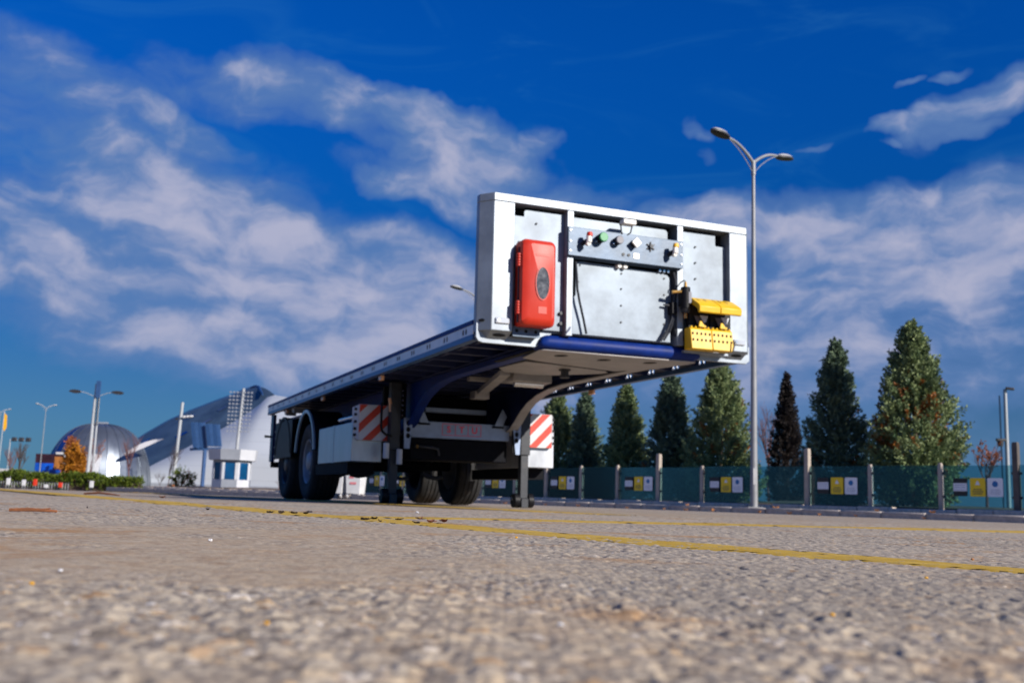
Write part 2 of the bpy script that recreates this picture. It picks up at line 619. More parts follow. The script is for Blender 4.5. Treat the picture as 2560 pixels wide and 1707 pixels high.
M['amber'] = mat('amber_lens', (0.80, 0.42, 0.22), 0.25, 0, 0.1)
M['clear_lens'] = mat('clear_lens', (0.62, 0.64, 0.66), 0.15, 0.3, 0.1)
M['letter_red'] = mat('letter_red', (0.80, 0.05, 0.10), 0.45, 0, 0.06)
M['window_grey'] = mat('smoked_window', (0.07, 0.075, 0.085), 0.16, 0.0, 0.5, 26.0)
M['concrete'] = mat('post_concrete', (0.40, 0.34, 0.28), 0.85, 0, 0.12, 5.0, 0.25, 50.0, dirt=(0.28, 0.25, 0.22), dirt_amt=0.5)
M['brown_dark'] = mat('dark_brown', (0.10, 0.085, 0.075), 0.8, 0, 0.2, 5.0, 0.2, 50.0)
M['kerb'] = mat('kerb_stone', (0.50, 0.43, 0.36), 0.9, 0, 0.2, 5.0, 0.5, 45.0, dirt=(0.22, 0.20, 0.18), dirt_amt=0.5)
M['coping'] = mat('coping_stone', (0.58, 0.49, 0.40), 0.9, 0, 0.2, 5.0, 0.5, 45.0, dirt=(0.16, 0.12, 0.10), dirt_amt=0.6)
M['pole'] = mat('pole_galv', (0.25, 0.255, 0.265), 0.5, 0.15, 0.10, 4.0)
M['pole_far'] = mat('pole_far', (0.36, 0.38, 0.40), 0.5, 0.1, 0.08, 2.0)
M['lamp_dark'] = mat('lamp_housing', (0.03, 0.03, 0.035), 0.5)
M['lamp_top'] = mat('lamp_top', (0.40, 0.40, 0.40), 0.5)
M['sign_black'] = mat('sign_black', (0.012, 0.012, 0.012), 0.45)
M['sign_yellow'] = mat('sign_yellow', (0.90, 0.60, 0.012), 0.45, 0, 0.04)
M['sign_white'] = mat('sign_white', (0.84, 0.84, 0.86), 0.45, 0, 0.04)
M['sign_blue'] = mat('sign_blue', (0.02, 0.16, 0.40), 0.45)
M['sign_text'] = mat('sign_text', (0.10, 0.09, 0.06), 0.5)
M['sign_greytext'] = mat('sign_greytext', (0.42, 0.45, 0.52), 0.5)
M['bark'] = mat('bark', (0.075, 0.05, 0.04), 0.9, 0, 0.3, 12.0, 0.5, 40.0)
M['bark_red'] = mat('bark_reddish', (0.15, 0.07, 0.065), 0.9, 0, 0.3, 6.0)
M['soil'] = mat('soil', (0.13, 0.09, 0.06), 0.95, 0, 0.3, 3.0, 0.6, 20.0)
M['grass'] = mat('lawn', (0.09, 0.13, 0.02), 0.9, 0, 0.35, 1.5, 0.6, 20.0)
M['booth_white'] = mat('booth_white', (0.56, 0.57, 0.60), 0.45, 0.1, 0.05, 2.0)
M['booth_grey'] = mat('booth_grey', (0.27, 0.29, 0.33), 0.5, 0.1, 0.06, 2.0)
M['booth_glass'] = mat('booth_glass', (0.003, 0.055, 0.15), 0.08, 0.0, 0.25, 1.2)
M['flood_blue'] = mat('flood_blue', (0.03, 0.08, 0.20), 0.4)
M['roof_blue'] = mat('roof_blue_glass', (0.05, 0.085, 0.125), 0.5, 0.1, 0.35, 0.22, streak=(1, 1, 1.2))
M['roof_edge'] = mat('roof_edge', (0.02, 0.06, 0.16), 0.4)
M['dome_glass'] = mat('dome_glass', (0.006, 0.03, 0.17), 0.2, 0.2, 0.3, 0.4)
M['dome_metal'] = mat('dome_metal', (0.20, 0.225, 0.26), 0.32, 0.75, 0.12, 0.5)
M['wall_pale'] = mat('wall_pale', (0.52, 0.51, 0.51), 0.7, 0, 0.06, 0.6)
M['screen_a'] = mat('screen_blue', (0.004, 0.07, 0.42), 0.3, 0, 0.5, 0.8)
M['screen_b'] = mat('screen_dark', (0.035, 0.012, 0.02), 0.3, 0, 0.5, 0.8)
M['screen_c'] = mat('screen_orange', (0.34, 0.13, 0.03), 0.4, 0, 0.3, 1.0)
M['dumpster'] = mat('bin_white', (0.60, 0.61, 0.62), 0.5, 0, 0.08, 3.0, dirt=(0.4, 0.4, 0.4), dirt_amt=0.4)
M['bin_red'] = mat('bin_print', (0.65, 0.20, 0.22), 0.5)
M['dry_leaf'] = mat('dry_leaf', (0.16, 0.05, 0.025), 0.7, 0, 0.4, 30.0)
M['orange_leaf'] = mat('orange_leaf', (0.38, 0.17, 0.06), 0.7, 0, 0.3, 30.0)
M['dark_leaf'] = mat('dark_leaf', (0.03, 0.02, 0.018), 0.7, 0, 0.3, 30.0)
M['twig'] = mat('twig', (0.22, 0.08, 0.03), 0.7, 0, 0.3, 30.0)
M['flag_yellow'] = mat('flag_yellow', (0.80, 0.40, 0.01), 0.6)


def glass_mat():
    m = bpy.data.materials.new('fence_glass')
    m.use_nodes = True
    t = m.node_tree
    t.nodes.clear()
    L = t.links.new
    out = nd(t, 'ShaderNodeOutputMaterial')
    tr = nd(t, 'ShaderNodeBsdfTransparent')
    gl = nd(t, 'ShaderNodeBsdfGlossy')
    df = nd(t, 'ShaderNodeBsdfDiffuse')
    gl.inputs['Roughness'].default_value = 0.05
    tc = nd(t, 'ShaderNodeTexCoord')
    n = nd(t, 'ShaderNodeTexNoise')
    n.inputs['Scale'].default_value = 1.3
    n.inputs['Detail'].default_value = 6.0
    L(tc.outputs['Object'], n.inputs['Vector'])
    c = mixc(t, n.outputs[0], (0.50, 0.74, 0.78), (0.66, 0.86, 0.90))
    L(c, tr.inputs[0])
    df.inputs[0].default_value = (0.035, 0.14, 0.17, 1)
    fr = nd(t, 'ShaderNodeFresnel')
    fr.inputs[0].default_value = 1.42
    m1 = nd(t, 'ShaderNodeMixShader')
    m1.inputs[0].default_value = 0.13
    L(tr.outputs[0], m1.inputs[1])
    L(df.outputs[0], m1.inputs[2])
    m2 = nd(t, 'ShaderNodeMixShader')
    L(fr.outputs[0], m2.inputs[0])
    L(m1.outputs[0], m2.inputs[1])
    L(gl.outputs[0], m2.inputs[2])
    L(m2.outputs[0], out.inputs[0])
    return m


M['fence_glass'] = glass_mat()


def leaf_mat(name, dark, light, rough=0.6):
    m = bpy.data.materials.new(name)
    m.use_nodes = True
    t = m.node_tree
    b = t.nodes['Principled BSDF']
    out = t.nodes['Material Output']
    at = nd(t, 'ShaderNodeAttribute', attribute_name='tone')
    c = mixc(t, at.outputs['Fac'], dark, light)
    t.links.new(c, b.inputs['Base Color'])
    b.inputs['Roughness'].default_value = rough
    b.inputs['Specular IOR Level'].default_value = 0.3
    tl = nd(t, 'ShaderNodeBsdfTranslucent')
    t.links.new(c, tl.inputs[0])
    mx = nd(t, 'ShaderNodeMixShader')
    mx.inputs[0].default_value = 0.15
    t.links.new(b.outputs[0], mx.inputs[1])
    t.links.new(tl.outputs[0], mx.inputs[2])
    t.links.new(mx.outputs[0], out.inputs[0])
    return m


M['conifer'] = leaf_mat('conifer_green', (0.042, 0.084, 0.034), (0.31, 0.375, 0.165))
M['conifer_blue'] = leaf_mat('conifer_bluegreen', (0.028, 0.062, 0.048), (0.20, 0.27, 0.16))
M['conifer_brown'] = leaf_mat('conifer_brown', (0.16, 0.055, 0.014), (0.36, 0.14, 0.03))
M['conifer_dark'] = leaf_mat('conifer_dark', (0.012, 0.010, 0.011), (0.045, 0.034, 0.030))
M['hedge'] = leaf_mat('hedge_green', (0.035, 0.062, 0.006), (0.15, 0.20, 0.02))
M['autumn'] = leaf_mat('autumn_orange', (0.22, 0.075, 0.008), (0.52, 0.22, 0.02))
M['autumn_red'] = leaf_mat('autumn_red', (0.20, 0.05, 0.02), (0.42, 0.15, 0.05))


def white_cladding():
    m = bpy.data.materials.new('white_cladding')
    m.use_nodes = True
    t = m.node_tree
    b = t.nodes['Principled BSDF']
    L = t.links.new
    tc = nd(t, 'ShaderNodeTexCoord')
    sep = nd(t, 'ShaderNodeSeparateXYZ')
    L(tc.outputs['Object'], sep.inputs[0])
    cb = nd(t, 'ShaderNodeCombineXYZ')
    L(sep.outputs[0], cb.inputs[0])
    L(sep.outputs[2], cb.inputs[1])
    br = nd(t, 'ShaderNodeTexBrick')
    br.inputs['Scale'].default_value = 1.0
    br.offset = 0.0
    br.inputs['Brick Width'].default_value = 7.0
    br.inputs['Row Height'].default_value = 1.6
    br.inputs['Mortar Size'].default_value = 0.035
    br.inputs['Color1'].default_value = (0.48, 0.51, 0.55, 1)
    br.inputs['Color2'].default_value = (0.45, 0.48, 0.52, 1)
    br.inputs['Mortar'].default_value = (0.40, 0.43, 0.47, 1)
    L(cb.outputs[0], br.inputs['Vector'])
    L(br.outputs[0], b.inputs['Base Color'])
    b.inputs['Roughness'].default_value = 0.42
    b.inputs['Metallic'].default_value = 0.22
    return m


M['cladding'] = white_cladding()


def asphalt(name, near):
    m = bpy.data.materials.new(name)
    m.use_nodes = True
    t = m.node_tree
    b = t.nodes['Principled BSDF']
    L = t.links.new
    tc = nd(t, 'ShaderNodeTexCoord')
    if near:
        tone = nd(t, 'ShaderNodeAttribute', attribute_name='tone').outputs['Fac']
        gap = nd(t, 'ShaderNodeAttribute', attribute_name='gap').outputs['Fac']
    else:
        vo = nd(t, 'ShaderNodeTexVoronoi')
        vo.inputs['Scale'].default_value = 60.0
        L(tc.outputs['Object'], vo.inputs['Vector'])
        sp = nd(t, 'ShaderNodeSeparateColor')
        L(vo.outputs['Color'], sp.inputs[0])
        tone = sp.outputs[0]
        gap = smooth_n(t, vo.outputs['Distance'], 0.35, 0.75)
    ramp = nd(t, 'ShaderNodeValToRGB')
    cr = ramp.color_ramp
    cr.interpolation = 'LINEAR'
    stops = [(0.0, (0.085, 0.068, 0.055)), (0.10, (0.22, 0.185, 0.15)), (0.45, (0.41, 0.345, 0.265)), (0.7, (0.50, 0.425, 0.32)),
             (0.86, (0.53, 0.415, 0.275)), (0.92, (0.34, 0.20, 0.095)), (0.96, (0.62, 0.54, 0.44)), (1.0, (0.78, 0.72, 0.63))]
    while len(cr.elements) < len(stops):
        cr.elements.new(0.5)
    for e, (p, c) in zip(cr.elements, stops):
        e.position = p
        e.color = (c[0], c[1], c[2], 1)
    L(tone, ramp.inputs[0])
    c = mixc(t, math_n(t, 'MULTIPLY', gap, 0.6), ramp.outputs[0], (0.15, 0.115, 0.085))
    if near:
        du = nd(t, 'ShaderNodeAttribute', attribute_name='dust').outputs['Fac']
        dnz = nd(t, 'ShaderNodeTexNoise')
        dnz.inputs['Scale'].default_value = 26.0
        dnz.inputs['Detail'].default_value = 7.0
        L(tc.outputs['Object'], dnz.inputs['Vector'])
        dcol = mixc(t, smooth_n(t, dnz.outputs[0], 0.35, 0.68), (0.50, 0.385, 0.25), (0.40, 0.265, 0.145))
        c = mixc(t, math_n(t, 'MULTIPLY', du, 0.64), c, dcol)
    # broad wear: greyer and browner areas
    n1 = nd(t, 'ShaderNodeTexNoise')
    n1.inputs['Scale'].default_value = 0.55
    n1.inputs['Detail'].default_value = 7.0
    n1.inputs['Roughness'].default_value = 0.6
    L(tc.outputs['Object'], n1.inputs['Vector'])
    c = mixc(t, smooth_n(t, n1.outputs[0], 0.35, 0.7, 0.0, 0.5), c, (0.45, 0.375, 0.285))
    # drifts of brown dust lying in the hollows
    n2 = nd(t, 'ShaderNodeTexNoise')
    n2.inputs['Scale'].default_value = 2.3
    n2.inputs['Detail'].default_value = 9.0
    n2.inputs['Roughness'].default_value = 0.66
    L(tc.outputs['Object'], n2.inputs['Vector'])
    c = mixc(t, smooth_n(t, n2.outputs[0], 0.52, 0.66, 0.0, 0.85), c, (0.38, 0.21, 0.085))
    # dark oil-grey patches
    n3 = nd(t, 'ShaderNodeTexNoise')
    n3.inputs['Scale'].default_value = 1.1
    n3.inputs['Detail'].default_value = 6.0
    mp = nd(t, 'ShaderNodeMapping')
    mp.inputs['Location'].default_value = (7.3, 2.1, 0)
    L(tc.outputs['Object'], mp.inputs[0])
    L(mp.outputs[0], n3.inputs['Vector'])
    c = mixc(t, smooth_n(t, n3.outputs[0], 0.55, 0.72, 0.0, 0.40), c, (0.27, 0.23, 0.18))
    L(c, b.inputs['Base Color'])
    b.inputs['Roughness'].default_value = 0.88
    b.inputs['Specular IOR Level'].default_value = 0.3
    bn = nd(t, 'ShaderNodeTexNoise')
    bn.inputs['Scale'].default_value = 420.0 if near else 90.0
    bn.inputs['Detail'].default_value = 4.0
    L(tc.outputs['Object'], bn.inputs['Vector'])
    bp = nd(t, 'ShaderNodeBump')
    bp.inputs['Strength'].default_value = 0.5
    bp.inputs['Distance'].default_value = 0.0015 if near else 0.006
    L(bn.outputs[0], bp.inputs['Height'])
    L(bp.outputs[0], b.inputs['Normal'])
    return m


M['asphalt_near'] = asphalt('asphalt_near', True)
M['asphalt_far'] = asphalt('asphalt_far', False)


def paint_mat():
    m = bpy.data.materials.new('line_paint')
    m.use_nodes = True
    t = m.node_tree
    b = t.nodes['Principled BSDF']
    L = t.links.new
    tc = nd(t, 'ShaderNodeTexCoord')
    n = nd(t, 'ShaderNodeTexNoise')
    n.inputs['Scale'].default_value = 9.0
    n.inputs['Detail'].default_value = 9.0
    n.inputs['Roughness'].default_value = 0.7
    L(tc.outputs['Object'], n.inputs['Vector'])
    c = mixc(t, smooth_n(t, n.outputs[0], 0.35, 0.7), (0.50, 0.30, 0.02), (0.60, 0.40, 0.07))
    n2 = nd(t, 'ShaderNodeTexNoise')
    n2.inputs['Scale'].default_value = 60.0
    n2.inputs['Detail'].default_value = 6.0
    n2.inputs['Roughness'].default_value = 0.7
    L(tc.outputs['Object'], n2.inputs['Vector'])
    c = mixc(t, smooth_n(t, n2.outputs[0], 0.55, 0.68, 0.0, 0.8), c, (0.27, 0.21, 0.13))
    L(c, b.inputs['Base Color'])
    b.inputs['Roughness'].default_value = 0.75
    b.inputs['Specular IOR Level'].default_value = 0.3
    bp = nd(t, 'ShaderNodeBump')
    bp.inputs['Strength'].default_value = 0.6
    bp.inputs['Distance'].default_value = 0.003
    L(n2.outputs[0], bp.inputs['Height'])
    L(bp.outputs[0], b.inputs['Normal'])
    return m


M['paint'] = paint_mat()


# ================================================================== ground
def build_ground():
    # the wide yard: one sheet out to the horizon
    xs = [-3000, -900, -300, -140, -90, -60, -40, -25, -16, -10, -5, 0, 5, 15, 40, 120, 400, 3000]
    ys = [-40, 0, 6, 12, 20, 30, 45, 60, 80, 100, 130, 170, 260, 500, 1200, 4000]
    vs = [(x, y, gz(max(x, -60), min(y, 130)) - 0.006) for y in ys for x in xs]
    nx = len(xs)
    fs = [(j * nx + i, j * nx + i + 1, (j + 1) * nx + i + 1, (j + 1) * nx + i) for j in range(len(ys) - 1) for i in range(nx - 1)]
    o = MB().add(vs, fs).build('ground', M['asphalt_far'], smooth=0, recalc=False)
    tag(o, 'worn grey asphalt of the open yard reaching to the horizon', None, None, 'structure')
    # the surface close by, with its stones as relief
    ang = np.concatenate([np.linspace(R(-74), R(-30), 130, endpoint=False), np.linspace(R(-30), R(30), 540, endpoint=False), np.linspace(R(30), R(74), 131)])
    na, nr = len(ang), 740
    rad = 0.16 * (9.5 / 0.16) ** np.linspace(0, 1, nr)
    A, Rr = np.meshgrid(ang, rad)
    X = np.sin(A) * Rr
    Y = np.cos(A) * Rr
    d1, i1 = worley(X + 50, Y + 50, 0.0070, 11)
    d2, i2 = worley(X + 50, Y + 50, 0.021, 31)
    d3, i3 = worley(X + 50, Y + 50, 0.0036, 51)
    s1 = np.clip(1 - (d1 / 0.62) ** 2, 0, 1) * (0.35 + 0.65 * i1)
    coarse = np.clip((vnoise(X / 0.5 + 9, Y / 0.5 + 2, 71) - 0.35) * 3, 0, 1)
    m2 = (i2 > 0.60)
    s2 = np.where(m2, np.clip(1 - (d2 / 0.40) ** 2, 0, 1), 0) * (0.4 + 0.6 * coarse)
    d4, i4 = worley(X + 50, Y + 50, 0.0165, 91)
    pit = np.where(i4 > 0.74, np.clip(1 - (d4 / 0.42) ** 2, 0, 1), 0)
    s3 = np.clip(1 - (d3 / 0.6) ** 2, 0, 1)
    dn = 0.55 * vnoise(X / 0.42 + 1.7, Y / 0.60 + 4.2, 131) + 0.30 * vnoise(X / 0.15 + 7, Y / 0.2, 132) + 0.15 * vnoise(X / 0.05, Y / 0.05 + 3, 133)
    dust = np.clip((dn - 0.47 - 0.28 * np.clip((X + 0.05) / (0.25 + Y), -0.6, 0.8)) * 4.5, 0, 1) * np.clip(2.2 - Y / 1.5, 0.12, 1)
    keep = 1 - 0.62 * dust
    pit = pit * (1 - 0.85 * dust)
    Z = ground_low(X, Y) + keep * (0.0016 * s1 + 0.0028 * s2 + 0.0004 * s3) - 0.0034 * pit - 0.0008 + 0.0008 * dust
    edge = np.minimum(1, np.minimum((R(74) - np.abs(A)) / R(3), np.minimum((9.5 - Rr) / 2.0, (Rr - 0.15) / 0.02)))
    edge = np.clip(edge, 0, 1)
    Z = Z * edge - 0.012 * (1 - edge)
    tone = np.where(m2 & (s2 > 0.15), np.clip(i2 * 2.4 - 1.42, 0, 1), i1)
    gap = np.clip(1 - np.maximum(s1 * 1.6, s2 * 1.5), 0, 1) * 0.8 + pit * 0.6
    me = bpy.data.meshes.new('asphalt_surface')
    nv = na * nr
    co = np.stack([X, Y, Z], -1).reshape(-1, 3).astype(np.float32)
    me.vertices.add(nv)
    me.vertices.foreach_set('co', co.ravel())
    idx = np.arange(nv).reshape(nr, na)
    q = np.stack([idx[:-1, :-1], idx[:-1, 1:], idx[1:, 1:], idx[1:, :-1]], -1).reshape(-1, 4)[:, ::-1]
    nf = len(q)
    me.loops.add(nf * 4)
    me.loops.foreach_set('vertex_index', q.ravel().astype(np.int32))
    me.polygons.add(nf)
    me.polygons.foreach_set('loop_start', np.arange(nf, dtype=np.int32) * 4)
    me.polygons.foreach_set('loop_total', np.full(nf, 4, dtype=np.int32))
    for nm, arr in (('tone', tone), ('gap', gap), ('dust', dust)):
        at = me.attributes.new(nm, 'FLOAT', 'POINT')
        at.data.foreach_set('value', arr.reshape(-1).astype(np.float32))
    me.materials.append(M['asphalt_near'])
    me.update()
    me.validate()
    me.shade_smooth()
    o = bpy.data.objects.new('asphalt', me)
    COL.objects.link(o)
    tag(o, 'coarse stony asphalt close to the camera', None, None, 'structure')


build_ground()


def strip(name, p0, p1, w0, w1, seed, label, step=0.012):
    """painted line from p0 to p1 lying on the uneven ground"""
    p0, p1 = np.array(p0, float), np.array(p1, float)
    Ln = np.linalg.norm(p1 - p0)
    d = (p1 - p0) / Ln
    n = np.array([-d[1], d[0]])
    # denser samples near the camera
    s = [0.0]
    while s[-1] < Ln:
        r = np.linalg.norm(p0 + d * s[-1])
        s.append(s[-1] + max(step, 0.006 * r))
    s = np.array(s)
    m = 13
    rng = np.random.default_rng(seed)
    S, U = np.meshgrid(s, np.linspace(-0.5, 0.5, m), indexing='ij')
    W = w0 + (w1 - w0) * np.clip(S / Ln, 0, 1)
    jag = rng.normal(0, 1, (len(s), 2)) * 0.004 + (np.stack([vnoise(s / 0.06, s * 0 + k, seed + k) for k in (1, 2)], -1) - 0.5) * 0.03
    off = np.where(U < -0.49, jag[:, :1], np.where(U > 0.49, jag[:, 1:], 0.0))
    px = p0[0] + d[0] * S + n[0] * (U * W + off)
    py = p0[1] + d[1] * S + n[1] * (U * W + off)
    far = np.clip((np.hypot(px, py) - 7.0) / 2.0, 0, 1)
    low = np.array([gz(a, b) for a, b in zip(px.ravel(), py.ravel())]).reshape(px.shape)
    z = ground_low(px, py) * (1 - far) + low + 0.0013 + 0.0014 * np.clip((np.hypot(px, py) - 2.2) / 1.5, 0, 1) + rng.normal(0, 0.00025, px.shape) + 0.0024 * far
    z = np.where(np.abs(U) > 0.49, z - 0.0030, z)
    co = np.stack([px, py, z], -1).reshape(-1, 3)
    k = len(s)
    fs = [(i * m + j, i * m + j + 1, (i + 1) * m + j + 1, (i + 1) * m + j) for i in range(k - 1) for j in range(m - 1)]
    # flakes of paint have broken away, mostly along the edges
    wear = vnoise(px / 0.020, py / 0.020, seed + 40) * 0.6 + vnoise(px / 0.006, py / 0.006, seed + 41) * 0.4
    fs = [f for f in fs if wear.ravel()[f[0]] < (0.70 if min(f[0] % m, m - 2 - f[0] % m) < 2 else 0.86)]
    o = MB().add(co.tolist(), fs).build(name, M['paint'], smooth=40, recalc=False)
    if o.data.polygons[0].normal.z < 0:
        o.data.flip_normals()
    return tag(o, label, None, None, 'structure')


def on1(y):
    return (0.645 - 0.588 * (y - 1.31), y)


strip('painted_line', on1(-0.6), on1(5.2), 0.15, 0.25, 1, 'long yellow painted line crossing the yard nearest the camera')
strip('painted_line', on1(5.2), on1(24.0), 0.26, 0.48, 8, 'far stretch of the long yellow painted line on the left')
strip('painted_line', (-0.52, 3.47), (6.5, 7.95), 0.30, 0.46, 2, 'yellow painted bay line branching off to the right')
strip('painted_line', (0.75, 7.0), (-9.2, 23.9), 0.34, 0.50, 3, 'yellow painted bay line running under the trailer')

# ================================================================== trailer
TR = dict(tx=0.8938, ty=8.4682, tz=1.3153, yaw=0.3902, tp=0.0013, tr=-0.0116)
trailer = thing('semi_trailer', 'flatbed semi-trailer with silver headboard standing on its landing legs', 'trailer')
trailer.rotation_mode = 'YXZ'
trailer.rotation_euler = (TR['tp'], TR['tr'], TR['yaw'])
_rm = Matrix.Rotation(TR['yaw'], 3, 'Z') @ Matrix.Rotation(TR['tp'], 3, 'X') @ Matrix.Rotation(TR['tr'], 3, 'Y')
trailer.location = Vector((TR['tx'], TR['ty'], TR['tz'])) - _rm @ Vector((0, 0, TR['tz']))
TM = Matrix.Translation(trailer.location) @ _rm.to_4x4()


def foot_z(x, y):
    """trailer-local height that meets the ground below (x, y)"""
    return -(0.0116 * x + 0.0013 * y)


def build_headboard():
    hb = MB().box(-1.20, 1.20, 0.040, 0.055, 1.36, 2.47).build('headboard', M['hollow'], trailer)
    # base plate, cut away in the middle for the coupling nose
    poly = [(-1.275, 1.455), (-1.275, 1.345), (-1.255, 1.315), (-1.22, 1.305), (-0.775, 1.303), (-0.745, 1.315), (-0.625, 1.425),
            (0.625, 1.425), (0.72, 1.33), (0.75, 1.31), (1.24, 1.308), (1.275, 1.335), (1.275, 1.455)]
    plate('base_plate', poly, [], 0.022, M['galv'], hb, front_at(0.0), 0.003)
    for s in (-1, 1):
        pp = [(s * 1.275, 0.06), (s * 1.275, 0.0), (s * 1.19, -0.110), (s * 1.012, -0.110), (s * 1.012, 0.035)]
        MB().prism(pp, 1.392, 2.431, 2).build('pillar', M['galv'], hb, bevel=0.005)
        # closing plate under the pillar with its lashing slot
        b = MB()
        b.add([(s * 1.275, 0.0, 1.430), (s * 1.19, -0.108, 1.392), (s * 1.012, -0.108, 1.392), (s * 1.03, -0.013, 1.335), (s * 1.19, -0.013, 1.335)],
              [(0, 1, 4), (1, 2, 3, 4)])
        b.build('pillar_foot', M['galv'], hb)
        e = MB()
        e.add([(s * (1.105 + 0.055 * math.cos(a)), -0.065 + 0.017 * math.sin(a), 1.3655 - 0.010 * math.sin(a) - 0.004) for a in [2 * PI * i / 14 for i in range(14)]],
              [tuple(range(14))])
        e.build('slot', M['hollow'], hb)
        # slot in the chamfered flank
        e = MB()
        fl = Vector((s * 0.085, 0.110, 0)).normalized()
        cc = Vector((s * 1.245, -0.042, 1.472)) + Vector((s * 0.110, -0.085, 0)).normalized() * 0.004
        e.add([cc + fl * (0.030 * math.cos(a)) + Vector((0, 0, 0.013 * math.sin(a))) for a in [2 * PI * i / 14 for i in range(14)]], [tuple(range(14))])
        e.build('slot', M['hollow'], hb)
        ml = MB().box(s * 1.10 - 0.058, s * 1.10 + 0.058, -0.126, -0.1102, 1.448, 1.494).build('marker_light', M['clear_lens'], hb, bevel=0.006)
        MB().cyl((s * 1.10 - 0.036, -0.126, 1.471), (s * 1.10 - 0.036, -0.132, 1.471), 0.015, 0.012, 12).build('bulb', M['bright_steel'], hb)
    tp = [(-1.275, 0.06), (-1.275, 0.0), (-1.19, -0.113), (1.19, -0.113), (1.275, 0.0), (1.275, 0.06)]
    MB().prism(tp, 2.432, 2.497, 2).build('top_beam', M['galv'], hb, bevel=0.005)
    for s, x0, x1 in ((-1, -0.547, -0.490), (1, 0.487, 0.546)):
        MB().box(x0, x1, -0.109, 0.03, 1.40, 2.431).build('upright', M['galv'], hb, bevel=0.004)
    # panels between the uprights
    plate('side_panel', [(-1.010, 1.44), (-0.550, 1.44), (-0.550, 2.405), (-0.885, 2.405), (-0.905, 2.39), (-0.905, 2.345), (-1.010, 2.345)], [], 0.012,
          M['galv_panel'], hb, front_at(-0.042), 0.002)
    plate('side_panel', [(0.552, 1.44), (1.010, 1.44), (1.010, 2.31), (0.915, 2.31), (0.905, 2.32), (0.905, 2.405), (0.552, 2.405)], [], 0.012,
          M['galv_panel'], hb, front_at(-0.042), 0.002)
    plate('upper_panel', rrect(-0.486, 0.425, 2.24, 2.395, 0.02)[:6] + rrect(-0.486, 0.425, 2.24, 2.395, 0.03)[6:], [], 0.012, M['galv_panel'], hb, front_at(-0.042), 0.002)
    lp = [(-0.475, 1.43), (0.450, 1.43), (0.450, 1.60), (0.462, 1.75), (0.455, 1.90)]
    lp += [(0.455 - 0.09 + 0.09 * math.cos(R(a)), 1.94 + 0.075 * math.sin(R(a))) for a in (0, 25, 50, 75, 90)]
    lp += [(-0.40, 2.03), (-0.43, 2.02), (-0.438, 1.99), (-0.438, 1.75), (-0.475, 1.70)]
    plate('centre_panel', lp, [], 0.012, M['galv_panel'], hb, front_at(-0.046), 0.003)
    for x, z in [(-0.405, 2.0), (-0.02, 1.97), (0.39, 1.97), (-0.42, 1.86), (-0.02, 1.84), (0.39, 1.83), (-0.02, 1.70), (-0.02, 1.56), (0.39, 1.58),
                 (0.70, 2.28), (0.70, 2.14), (0.70, 2.00), (-0.80, 2.30)]:
        MB().cyl((x, -0.050, z), (x, -0.064, z), 0.009, 0.007, 8).build('rivet', M['leg'], hb)
    for z in (1.50, 1.585):
        MB().cyl((-0.575, -0.045, z), (-0.575, -0.075, z), 0.014, None, 8).build('bolt', M['leg'], hb)
    # bracket plate with three bolt holes below the red box
    plate('bolt_plate', rrect(-1.0, -0.765, 1.362, 1.442, 0.012), [ellipse(x, 1.408, 0.015, 0.015) for x in (-0.965, -0.885, -0.80)], 0.008, M['zinc'], hb, front_at(-0.085))
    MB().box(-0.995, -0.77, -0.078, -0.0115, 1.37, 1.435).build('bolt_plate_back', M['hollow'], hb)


build_headboard()


